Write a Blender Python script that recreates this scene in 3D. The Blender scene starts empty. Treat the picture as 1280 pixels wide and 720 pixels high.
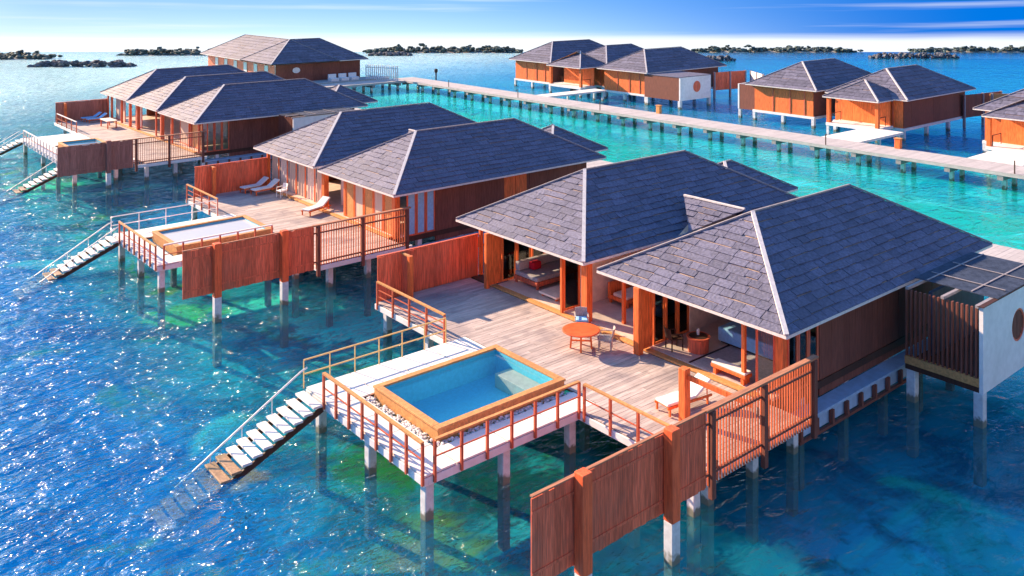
import bpy, math, random
from mathutils import Vector, Matrix
random.seed(7)
R = math.radians
C = bpy.context.scene.collection
S = bpy.context.scene

# ------------------------------------------------------------------ camera, sky, sun, exposure
CAM = (-14.54, -21.47, 15.9)
HEAD = 39.8
cd = bpy.data.cameras.new('camera'); cam = bpy.data.objects.new('camera', cd); C.objects.link(cam)
cam.location = CAM; cam.rotation_euler = (R(90), 0, R(-HEAD))
cd.sensor_width = 36; cd.lens = 1104/1280*36; cd.shift_y = -380/1280
cd.clip_start = 0.5; cd.clip_end = 2000
S.camera = cam

SUN_EL = 23.5
SUN_DIR = Vector((-.265, .963, 0)).normalized()
SUN_AZ = math.atan2(SUN_DIR.x, SUN_DIR.y)            # clockwise from +Y
DIP = 84/1104.0
world = bpy.data.worlds.new('World'); S.world = world; world.use_nodes = True
nt = world.node_tree; nt.nodes.clear()
def N(t, kind, **kw):
    n = t.nodes.new(kind)
    for k, v in kw.items():
        if k.startswith('i_'):
            key = k[2:]
            n.inputs[int(key) if key.isdigit() else key].default_value = v
        else: setattr(n, k, v)
    return n
def math_(t, op, a, b=None, c=None, clamp=False):
    n = t.nodes.new('ShaderNodeMath'); n.operation = op; n.use_clamp = clamp
    for i, v in enumerate((a, b, c)):
        if v is None: continue
        if hasattr(v, 'links') or hasattr(v, 'is_linked'): t.links.new(v, n.inputs[i])
        else: n.inputs[i].default_value = v
    return n.outputs[0]
def mixc(t, fac, a, b, mode='MIX'):
    n = t.nodes.new('ShaderNodeMix'); n.data_type = 'RGBA'; n.blend_type = mode; n.clamp_factor = True
    for sock, v in ((n.inputs[0], fac), (n.inputs[6], a), (n.inputs[7], b)):
        if hasattr(v, 'is_linked'): t.links.new(v, sock)
        elif isinstance(v, (int, float)): sock.default_value = v
        else: sock.default_value = tuple(v) + ((1,) if len(v) == 3 else ())
    return n.outputs[2]
def smooth(t, v, a, b):
    n = t.nodes.new('ShaderNodeMapRange'); n.interpolation_type = 'SMOOTHSTEP'
    t.links.new(v, n.inputs[0]); n.inputs[1].default_value = a; n.inputs[2].default_value = b
    return n.outputs[0]
tc = N(nt, 'ShaderNodeTexCoord')
sep = N(nt, 'ShaderNodeSeparateXYZ'); nt.links.new(tc.outputs['Generated'], sep.inputs[0])
hd = N(nt, 'ShaderNodeVectorMath', operation='DOT_PRODUCT'); nt.links.new(tc.outputs['Generated'], hd.inputs[0]); hd.inputs[1].default_value = (math.sin(R(HEAD)), math.cos(R(HEAD)), 0)
e = math_(nt, 'ADD', sep.outputs[2], math_(nt, 'MULTIPLY', math_(nt, 'MAXIMUM', hd.outputs['Value'], .0), DIP))
z2 = math_(nt, 'MAXIMUM', math_(nt, 'MULTIPLY', e, 5.0), 0.03)
cmb = N(nt, 'ShaderNodeCombineXYZ')
nt.links.new(sep.outputs[0], cmb.inputs[0]); nt.links.new(sep.outputs[1], cmb.inputs[1]); nt.links.new(z2, cmb.inputs[2])
nrm = N(nt, 'ShaderNodeVectorMath', operation='NORMALIZE'); nt.links.new(cmb.outputs[0], nrm.inputs[0])
sky = N(nt, 'ShaderNodeTexSky', sky_type='NISHITA', sun_disc=False, sun_elevation=R(SUN_EL), sun_rotation=SUN_AZ,
        air_density=1.0, dust_density=0.3, ozone_density=3.0)
nt.links.new(nrm.outputs[0], sky.inputs[0])
hs = N(nt, 'ShaderNodeHueSaturation'); hs.inputs['Saturation'].default_value = 1.22
nt.links.new(sky.outputs[0], hs.inputs['Color'])
# streaky cloud bank over the horizon
cv = N(nt, 'ShaderNodeCombineXYZ')
nt.links.new(math_(nt, 'MULTIPLY', sep.outputs[0], 1.6), cv.inputs[0]); nt.links.new(math_(nt, 'MULTIPLY', sep.outputs[1], 1.6), cv.inputs[1])
nt.links.new(math_(nt, 'MULTIPLY', e, 60.0), cv.inputs[2])
cn = N(nt, 'ShaderNodeTexNoise', i_Scale=1.3, i_Detail=4.0, i_Roughness=0.55); nt.links.new(cv.outputs[0], cn.inputs['Vector'])
streak = math_(nt, 'MULTIPLY', smooth(nt, cn.outputs['Fac'], .5, .72), smooth(nt, e, .2, .02))
band = smooth(nt, math_(nt, 'ADD', e, math_(nt, 'MULTIPLY', cn.outputs['Fac'], .014)), .028, .016)
# haze towards the sun's side of the sky
dot = N(nt, 'ShaderNodeVectorMath', operation='DOT_PRODUCT'); nt.links.new(tc.outputs['Generated'], dot.inputs[0]); dot.inputs[1].default_value = SUN_DIR
side = smooth(nt, dot.outputs['Value'], .1, 1.0)
low = smooth(nt, e, .95, .1)
haze = math_(nt, 'MULTIPLY', math_(nt, 'MULTIPLY', side, low), .9)
cl = math_(nt, 'MAXIMUM', math_(nt, 'MULTIPLY', streak, .4), math_(nt, 'MULTIPLY', band, .9))
deepen = math_(nt, 'MULTIPLY', smooth(nt, e, .40, .06), math_(nt, 'SUBTRACT', 1.0, math_(nt, 'MULTIPLY', side, .6)))
blue = mixc(nt, deepen, hs.outputs[0], (.0, .46, 1.9))
blue = mixc(nt, haze, blue, mixc(nt, smooth(nt, e, .0, .075), (1.6, 2.0, 2.4), (.62, 1.25, 2.1)))
# unseen haze added behind the viewer as fill; sun aureole added for wave crests
back = math_(nt, 'MULTIPLY', math_(nt, 'MULTIPLY', smooth(nt, dot.outputs['Value'], .05, -.75), smooth(nt, e, .42, .12)), .95)
blue = mixc(nt, back, blue, (3.3, 2.7, 2.45))
sd3 = (SUN_DIR.x*math.cos(R(SUN_EL)), SUN_DIR.y*math.cos(R(SUN_EL)), math.sin(R(SUN_EL)))
dot3 = N(nt, 'ShaderNodeVectorMath', operation='DOT_PRODUCT'); nt.links.new(tc.outputs['Generated'], dot3.inputs[0]); dot3.inputs[1].default_value = sd3
blue = mixc(nt, smooth(nt, dot3.outputs['Value'], .80, 1.0), blue, (5.5, 6.2, 7.0))
col = mixc(nt, cl, blue, (2.6, 2.7, 2.8))
bg = N(nt, 'ShaderNodeBackground'); bg.inputs['Strength'].default_value = 0.15
nt.links.new(col, bg.inputs['Color'])
wo = N(nt, 'ShaderNodeOutputWorld'); nt.links.new(bg.outputs[0], wo.inputs[0])

sl = bpy.data.lights.new('sun', 'SUN'); sl.energy = 5.0; sl.angle = R(0.5); sl.color = (1.0, .70, .45)
sun = bpy.data.objects.new('sun', sl); C.objects.link(sun)
sd = Vector((SUN_DIR.x*math.cos(R(SUN_EL)), SUN_DIR.y*math.cos(R(SUN_EL)), math.sin(R(SUN_EL))))
sun.rotation_euler = sd.to_track_quat('Z', 'Y').to_euler(); sun.location = (0, 0, 40)

S.view_settings.view_transform = 'Standard'; S.view_settings.look = 'None'
S.view_settings.exposure = 1.5; S.view_settings.gamma = 1.0; S.view_settings.use_curve_mapping = False
S.render.engine = 'CYCLES'
S.cycles.max_bounces = 8; S.cycles.transparent_max_bounces = 16; S.cycles.caustics_reflective = False; S.cycles.caustics_refractive = False
S.cycles.sample_clamp_indirect = 6

# ------------------------------------------------------------------ materials
M = {}
def mat(name):
    m = bpy.data.materials.new(name); m.use_nodes = True; t = m.node_tree; t.nodes.clear()
    out = t.nodes.new('ShaderNodeOutputMaterial'); M[name] = m
    return m, t, out
def surface(name, base, var=.25, rough=.7, scale=(1, 1, 1), noise=3.0, bump=.15, island=.0, dirt=None, dirt_amt=.0, spec=.3, bump_scale=None):
    """weathered surface: colour varies by noise and by loose piece, roughness varies, fine bump"""
    m, t, out = mat(name)
    b = N(t, 'ShaderNodeBsdfPrincipled'); b.inputs['Roughness'].default_value = rough; b.inputs['Specular IOR Level'].default_value = spec
    tcd = N(t, 'ShaderNodeTexCoord'); mp = N(t, 'ShaderNodeMapping'); mp.inputs['Scale'].default_value = scale
    t.links.new(tcd.outputs['Object'], mp.inputs[0])
    n1 = N(t, 'ShaderNodeTexNoise', i_Scale=noise, i_Detail=6.0, i_Roughness=.6); t.links.new(mp.outputs[0], n1.inputs['Vector'])
    n2 = N(t, 'ShaderNodeTexNoise', i_Scale=.6, i_Detail=4.0); t.links.new(tcd.outputs['Object'], n2.inputs['Vector'])
    lo = tuple(c*(1-var) for c in base); hi = tuple(min(1, c*(1+var)) for c in base)
    c1 = mixc(t, smooth(t, n1.outputs['Fac'], .3, .7), lo, hi)
    if island:
        g = N(t, 'ShaderNodeNewGeometry')
        f = math_(t, 'ADD', math_(t, 'MULTIPLY', g.outputs['Random Per Island'], island*2), 1-island)
        vm = N(t, 'ShaderNodeVectorMath', operation='SCALE'); t.links.new(c1, vm.inputs[0]); t.links.new(f, vm.inputs['Scale']); c1 = vm.outputs[0]
    if dirt: c1 = mixc(t, math_(t, 'MULTIPLY', smooth(t, n2.outputs['Fac'], .48, .7), dirt_amt), c1, dirt)
    t.links.new(c1, b.inputs['Base Color'])
    t.links.new(math_(t, 'ADD', math_(t, 'MULTIPLY', n1.outputs['Fac'], .3), rough-.15), b.inputs['Roughness'])
    if bump:
        bp = N(t, 'ShaderNodeBump'); bp.inputs['Strength'].default_value = bump; bp.inputs['Distance'].default_value = .03
        t.links.new(n1.outputs['Fac'], bp.inputs['Height']); t.links.new(bp.outputs[0], b.inputs['Normal'])
    t.links.new(b.outputs[0], out.inputs[0])
    return m
surface('slate', (.130, .134, .205), var=.28, rough=.66, noise=9, bump=1.0, island=.17, dirt=(.11, .112, .165), dirt_amt=.5)
surface('slate_far', (.122, .125, .185), var=.25, rough=.7, noise=3, bump=.5, island=.2)
surface('roof_wood', (.42, .30, .23), rough=.7)
surface('pale_trim', (.72, .68, .66), var=.1, rough=.6, noise=6, bump=.05)
surface('grey_trim', (.3, .28, .3), var=.15, rough=.6, noise=6, bump=.05)
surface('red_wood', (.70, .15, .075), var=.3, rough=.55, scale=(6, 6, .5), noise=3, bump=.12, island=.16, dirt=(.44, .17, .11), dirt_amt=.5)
surface('orange_wood', (.80, .18, .05), var=.28, rough=.5, scale=(5, 5, .6), noise=3, bump=.1, island=.1)
surface('slat_wood', (.66, .15, .06), var=.25, rough=.6, scale=(6, 6, .5), noise=3, bump=.1, island=.2)
surface('cap_wood', (.42, .19, .11), var=.25, rough=.65, scale=(.5, 6, 6), noise=3, bump=.1)
surface('wet_wood', (.38, .25, .15), var=.25, rough=.4, scale=(2, 2, 2), noise=5, bump=.1, dirt=(.16, .15, .08), dirt_amt=.6)
surface('table_wood', (.80, .13, .04), var=.15, rough=.4, noise=5, bump=.05)
surface('post_wood', (.95, .145, .05), var=.25, rough=.5, scale=(5, 5, .6), noise=3, bump=.1)
surface('rail_wood', (.52, .12, .06), var=.25, rough=.55, scale=(6, 6, .5), noise=3, bump=.1)
surface('hazed_wood', (.36, .15, .12), var=.25, rough=.7, scale=(6, 6, .5), noise=3, bump=.12, island=.16)  # fence wood greyed: distance haze and view angle put into the colour
surface('dark_panel', (.05, .07, .12), var=.3, rough=.6, noise=4, bump=.1)
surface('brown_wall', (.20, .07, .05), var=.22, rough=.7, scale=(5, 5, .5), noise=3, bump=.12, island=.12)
surface('tan_wood', (.62, .30, .11), var=.2, rough=.55, scale=(2, 2, 2), noise=5, bump=.1, dirt=(.4, .2, .08), dirt_amt=.5)
surface('dark_wood', (.07, .03, .02), var=.2, rough=.6, scale=(4, 4, .6), noise=3, bump=.1)
surface('deck_board', (.46, .39, .365), var=.18, rough=.75, scale=(.7, 7, 3), noise=3, bump=.2, island=.2, dirt=(.24, .21, .225), dirt_amt=.7)
surface('white_deck', (.80, .77, .74), var=.06, rough=.7, scale=(1, 1, 1), noise=4, bump=.06, island=.05, dirt=(.6, .56, .52), dirt_amt=.4)
surface('white_paint', (.80, .80, .80), var=.06, rough=.6, noise=3, bump=.04, dirt=(.62, .62, .6), dirt_amt=.4)
surface('pile_concrete', (.66, .68, .70), var=.12, rough=.8, noise=5, bump=.15, dirt=(.4, .42, .42), dirt_amt=.6)
surface('walk_board', (.45, .43, .44), var=.14, rough=.8, scale=(5, .6, 2), noise=3, bump=.1, island=.1)
surface('wall_beige', (.84, .69, .58), var=.12, rough=.8, noise=3, bump=.05)
surface('floor_beige', (.68, .54, .47), var=.12, rough=.45, noise=2, bump=.02)
surface('cloth_white', (.80, .79, .78), var=.05, rough=.9, noise=8, bump=.2)
surface('cloth_grey', (.45, .40, .41), var=.15, rough=.95, noise=9, bump=.2)
surface('cloth_red', (.55, .01, .03), var=.15, rough=.9, noise=9, bump=.2)
surface('cloth_blue', (.30, .60, .95), var=.1, rough=.9, noise=8, bump=.2)
surface('cloth_yellow', (.80, .45, .05), var=.1, rough=.9, noise=8, bump=.2)
surface('curtain', (.66, .52, .42), var=.12, rough=.9, scale=(14, 14, .3), noise=2, bump=.5)
surface('wicker', (.42, .38, .36), var=.3, rough=.85, noise=22, bump=.5)
surface('shaded_white_paint', (.36, .50, .68), var=.1, rough=.6, noise=3, bump=.04)  # white ledge paint with the blue of shade put into its colour
surface('metal_gold', (.62, .44, .16), var=.1, rough=.4, noise=6, bump=.02, spec=.6)
surface('metal_white', (.75, .74, .72), var=.06, rough=.4, noise=6, bump=.02, spec=.5)
surface('cable', (.10, .05, .04), var=.1, rough=.4, noise=6, bump=.02)
surface('pebble', (.66, .64, .63), var=.25, rough=.8, noise=4, bump=.1, island=.35)
surface('rock', (.11, .12, .14), var=.4, rough=.85, noise=2, bump=.5, island=.3)
surface('leaves', (.075, .11, .105), var=.4, rough=.8, noise=2, bump=.3, island=.4)  # leaf colour paled and blued to carry the distance haze
surface('shore', (.42, .39, .34), var=.3, rough=.9, noise=.5, bump=.2)
surface('pool_tile', (.12, .58, .74), var=.08, rough=.4, noise=9, bump=.03)
surface('pool_step', (.40, .42, .36), var=.1, rough=.5, noise=5, bump=.03)
surface('black_line', (.015, .012, .012), var=.1, rough=.5)
# clear sheet glass
m, t, out = mat('glass')
fr = N(t, 'ShaderNodeFresnel'); fr.inputs[0].default_value = 1.5
gl = N(t, 'ShaderNodeBsdfGlossy'); gl.inputs['Roughness'].default_value = .02
tr = N(t, 'ShaderNodeBsdfTransparent'); tr.inputs[0].default_value = (.82, .88, .88, 1)
mx = N(t, 'ShaderNodeMixShader'); t.links.new(math_(t, 'MULTIPLY', fr.outputs[0], 1.6, clamp=True), mx.inputs[0]); t.links.new(tr.outputs[0], mx.inputs[1]); t.links.new(gl.outputs[0], mx.inputs[2])
t.links.new(mx.outputs[0], out.inputs[0])

def zones(t, P):
    """0..1 masks of the water by place: lagoon between the boardwalks, blue water beyond, open sea on the left"""
    sp = N(t, 'ShaderNodeSeparateXYZ'); t.links.new(P, sp.inputs[0]); X, Y = sp.outputs[0], sp.outputs[1]
    n = N(t, 'ShaderNodeTexNoise', i_Scale=.11, i_Detail=4.0, i_Distortion=.8); t.links.new(P, n.inputs['Vector'])
    nn = math_(t, 'MULTIPLY', math_(t, 'SUBTRACT', n.outputs['Fac'], .5), 14.0)
    lag = smooth(t, math_(t, 'ADD', X, nn), 20.0, 34.0)
    far = smooth(t, math_(t, 'ADD', X, nn), 60.0, 70.0)
    left = smooth(t, math_(t, 'ADD', math_(t, 'SUBTRACT', Y, math_(t, 'MULTIPLY', X, .2)), nn), 60.0, 130.0)
    return X, Y, n.outputs['Fac'], lag, far, left, smooth(t, math_(t, 'ADD', X, math_(t, 'MULTIPLY', nn, .35)), -5.5, 2.5)
def tide_stain(m):
    t = m.node_tree; b = [n for n in t.nodes if n.type == 'BSDF_PRINCIPLED'][0]
    src = b.inputs['Base Color'].links[0].from_socket; g = N(t, 'ShaderNodeNewGeometry')
    sp = N(t, 'ShaderNodeSeparateXYZ'); t.links.new(g.outputs['Position'], sp.inputs[0])
    n = N(t, 'ShaderNodeTexNoise', i_Scale=4.0, i_Detail=5.0); t.links.new(g.outputs['Position'], n.inputs['Vector'])
    lvl = math_(t, 'ADD', sp.outputs[2], math_(t, 'MULTIPLY', math_(t, 'SUBTRACT', n.outputs['Fac'], .5), .7))
    t.links.new(mixc(t, math_(t, 'MULTIPLY', smooth(t, lvl, .34, .16), .85), src, (.10, .11, .06)), b.inputs['Base Color'])
tide_stain(M['pile_concrete'])
def water_material(name, tint, body_amt, waves, sea=True, body=(.04, .45, .75)):
    m, t, out = mat(name)
    g = N(t, 'ShaderNodeNewGeometry'); P = g.outputs['Position']
    X, Y, nf, lag, far, left, lee = zones(t, P)
    dist = N(t, 'ShaderNodeVectorMath', operation='LENGTH'); t.links.new(P, dist.inputs[0])
    calm = smooth(t, dist.outputs['Value'], 260.0, 40.0)
    rough_sea = smooth(t, math_(t, 'SUBTRACT', Y, X), -22.0, 4.0)
    bumpn = None
    for (sc, rot, strength, d_, detail) in waves:
        mp = N(t, 'ShaderNodeMapping'); mp.inputs['Scale'].default_value = sc; mp.inputs['Rotation'].default_value = (0, 0, rot)
        t.links.new(P, mp.inputs[0])
        n = N(t, 'ShaderNodeTexNoise', i_Scale=1.0, i_Detail=detail, i_Roughness=.5, i_Distortion=.9); t.links.new(mp.outputs[0], n.inputs['Vector'])
        bp = N(t, 'ShaderNodeBump'); bp.inputs['Distance'].default_value = d_
        if sea: t.links.new(math_(t, 'MULTIPLY', math_(t, 'MULTIPLY', math_(t, 'ADD', math_(t, 'MULTIPLY', calm, .85), .15), math_(t, 'ADD', math_(t, 'MULTIPLY', rough_sea, .75), .25)), strength), bp.inputs['Strength'])
        else: bp.inputs['Strength'].default_value = strength
        t.links.new(n.outputs['Fac'], bp.inputs['Height'])
        if bumpn: t.links.new(bumpn, bp.inputs['Normal'])
        bumpn = bp.outputs[0]
    # Schlick reflectance, the same from above and below, so that sunlight reaches the bottom
    dp = N(t, 'ShaderNodeVectorMath', operation='DOT_PRODUCT'); t.links.new(bumpn, dp.inputs[0]); t.links.new(g.outputs['Incoming'], dp.inputs[1])
    cosi = math_(t, 'ABSOLUTE', dp.outputs['Value'])
    refl = math_(t, 'ADD', .02, math_(t, 'MULTIPLY', .98, math_(t, 'POWER', math_(t, 'SUBTRACT', 1.0, cosi, clamp=True), 5.0)))
    gl = N(t, 'ShaderNodeBsdfGlossy'); gl.inputs['Roughness'].default_value = .10; t.links.new(bumpn, gl.inputs['Normal'])
    tr = N(t, 'ShaderNodeBsdfTransparent'); tr.inputs[0].default_value = tint+(1,)
    df = N(t, 'ShaderNodeSubsurfaceScattering', falloff='BURLEY') if sea else N(t, 'ShaderNodeBsdfDiffuse')
    if sea: df.inputs['Scale'].default_value = 1.6; df.inputs['Radius'].default_value = (.5, 1.0, 1.4)
    t.links.new(bumpn, df.inputs['Normal'])
    if sea:
        c = mixc(t, lag, mixc(t, lee, (.0, .25, .82), (.0, .42, .72)), (.0, .92, 1.0))
        c = mixc(t, far, c, (.005, .48, .95))
        c = mixc(t, left, c, (.62, .95, 1.0))
        t.links.new(c, df.inputs[0])
    else: df.inputs[0].default_value = body+(1,)
    m1 = N(t, 'ShaderNodeMixShader'); m1.inputs[0].default_value = body_amt
    if sea: t.links.new(math_(t, 'ADD', math_(t, 'ADD', math_(t, 'MULTIPLY', lag, .22), math_(t, 'MULTIPLY', left, .5)), math_(t, 'SUBTRACT', .36, math_(t, 'MULTIPLY', lee, .22))), m1.inputs[0])
    t.links.new(tr.outputs[0], m1.inputs[1]); t.links.new(df.outputs[0], m1.inputs[2])
    m2 = N(t, 'ShaderNodeMixShader'); t.links.new(refl, m2.inputs[0]); t.links.new(m1.outputs[0], m2.inputs[1]); t.links.new(gl.outputs[0], m2.inputs[2])
    t.links.new(m2.outputs[0], out.inputs[0])
    return m
water_material('sea_water', (.72, .96, .985), .28, [((.40, .95, 1), R(-30), 1.0, .95, 2.0), ((1.15, 2.3, 1), R(-22), 1.0, .50, 3.0), ((3.0, 4.8, 1), R(-40), .9, .075, 2.0)])
water_material('pool_water', (.88, .98, .99), .04, [((1.2, 1.2, 1), 0, .15, .08, 2.0)], sea=False)
water_material('pale_water', (.8, .95, .97), .75, [((1.2, 1.2, 1), 0, .15, .08, 2.0)], sea=False, body=(.72, .76, .82))  # milky pale body colour mixed into the water

# seabed: pale sand, dark sea grass and coral, green algae
m, t, out = mat('seabed')
b = N(t, 'ShaderNodeBsdfDiffuse'); g = N(t, 'ShaderNodeNewGeometry')
X, Y, nA, lagoon, far_, left_, lee = zones(t, g.outputs['Position'])
def noise(scale, detail=5.0, vec=(1, 1, 1), dist=.8, rough=.6):
    mp = N(t, 'ShaderNodeMapping'); mp.inputs['Scale'].default_value = vec; t.links.new(g.outputs['Position'], mp.inputs[0])
    n = N(t, 'ShaderNodeTexNoise', i_Scale=scale, i_Detail=detail, i_Roughness=rough, i_Distortion=dist); t.links.new(mp.outputs[0], n.inputs['Vector'])
    return n.outputs['Fac']
nB, nC = noise(.35), noise(1.6, 6)
sand = mixc(t, smooth(t, nC, .3, .7), (.12, .70, .70), (.24, .92, .88))
deep = mixc(t, smooth(t, nB, .35, .65), (.006, .075, .24), (.015, .19, .46))
deep = mixc(t, lee, deep, mixc(t, smooth(t, nB, .35, .65), (.006, .085, .13), (.03, .36, .42)))
c = mixc(t, lagoon, deep, sand)
c = mixc(t, far_, c, mixc(t, smooth(t, nA, .4, .6), (.02, .30, .55), (.05, .46, .60)))
# sandy holes in the dark ground
hole = math_(t, 'MULTIPLY', smooth(t, noise(.16, 4.0), .58, .70), math_(t, 'SUBTRACT', 1.0, lagoon))
c = mixc(t, hole, c, (.12, .72, .60))
# algae band along the far boardwalk and patches of green by the near piles
band = math_(t, 'MULTIPLY', smooth(t, X, 44.0, 52.0), smooth(t, X, 62.0, 57.0))
c = mixc(t, math_(t, 'MULTIPLY', band, smooth(t, noise(.22, 6.0), .36, .50)), c, (.02, .30, .06))
c = mixc(t, math_(t, 'MULTIPLY', smooth(t, noise(.20, 6.0, (1, 1, 2)), .55, .66), smooth(t, X, 16.0, 8.0)), c, (.06, .30, .04))
nS = noise(.8, 6.0)
def spot(x, y, r, colour, amt=1.0):
    global c
    dx = math_(t, 'SUBTRACT', X, x); dy = math_(t, 'SUBTRACT', Y, y)
    d2 = math_(t, 'SQRT', math_(t, 'ADD', math_(t, 'MULTIPLY', dx, dx), math_(t, 'MULTIPLY', dy, dy)))
    d2 = math_(t, 'ADD', d2, math_(t, 'MULTIPLY', math_(t, 'SUBTRACT', nS, .5), r*2.4))
    c = mixc(t, math_(t, 'MULTIPLY', smooth(t, d2, r, r*.45), amt), c, colour)
for q in ((8.8, 20.6, 4.2, (.10, .95, .75)), (6.6, 25.0, 2.2, (.08, .8, .6)), (11.0, 47.0, 6.5, (.06, .75, .85)), (3.5, 64.6, 3.6, (.08, .85, .45)), (8.9, -5.9, 1.9, (.20, 1.0, .66)), (2.6, 26.9, 2.2, (.06, .55, .12)),
          (2.9, 7.2, 2.6, (.03, .22, .03)), (1.2, 2.2, 2.4, (.12, .26, .02)), (.9, 1.6, 1.0, (.22, .20, .03)), (.2, 4.6, 1.8, (.01, .07, .03)), (-1.6, 9.6, 1.1, (.45, .33, .18)), (5.5, 2.5, 2.4, (.01, .09, .07)), (4.4, -2.0, 2.4, (.01, .10, .10)), (4.0, 10.5, 2.2, (.05, .10, .06)), (12.0, -7.5, 2.6, (.05, .42, .55)), (8.0, 11.5, 2.2, (.02, .30, .22)), (17.0, -11.0, 2.5, (.04, .40, .55)), (8.5, -10.5, 2.0, (.05, .45, .55))):
    spot(*q)
c = mixc(t, smooth(t, nC, .56, .72), c, mixc(t, .45, c, (.0, .02, .04)))
t.links.new(c, b.inputs[0]); t.links.new(b.outputs[0], out.inputs[0])

# ------------------------------------------------------------------ mesh helpers
class Site:
    def __init__(s, x, y, yaw=0): s.x, s.y, s.a = x, y, R(yaw)
    def w(s, x, y, z=0):
        ca, sa = math.cos(s.a), math.sin(s.a)
        return Vector((s.x+x*ca-y*sa, s.y+x*sa+y*ca, z))
GRID = Site(0, 0, 0)

def thing(site, name, label, cat, loc, group=None):
    o = bpy.data.objects.new(name, None); C.objects.link(o)
    o.location = site.w(*loc); o.rotation_euler = (0, 0, site.a); o.empty_display_size = .3
    o['label'] = label; o['category'] = cat
    if group: o['group'] = group
    BASE[o.name] = Vector(loc); SITE[o.name] = site
    return o
BASE, SITE = {}, {}
def base_of(p):
    while p.name not in BASE: p = p.parent
    return BASE[p.name]

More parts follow.
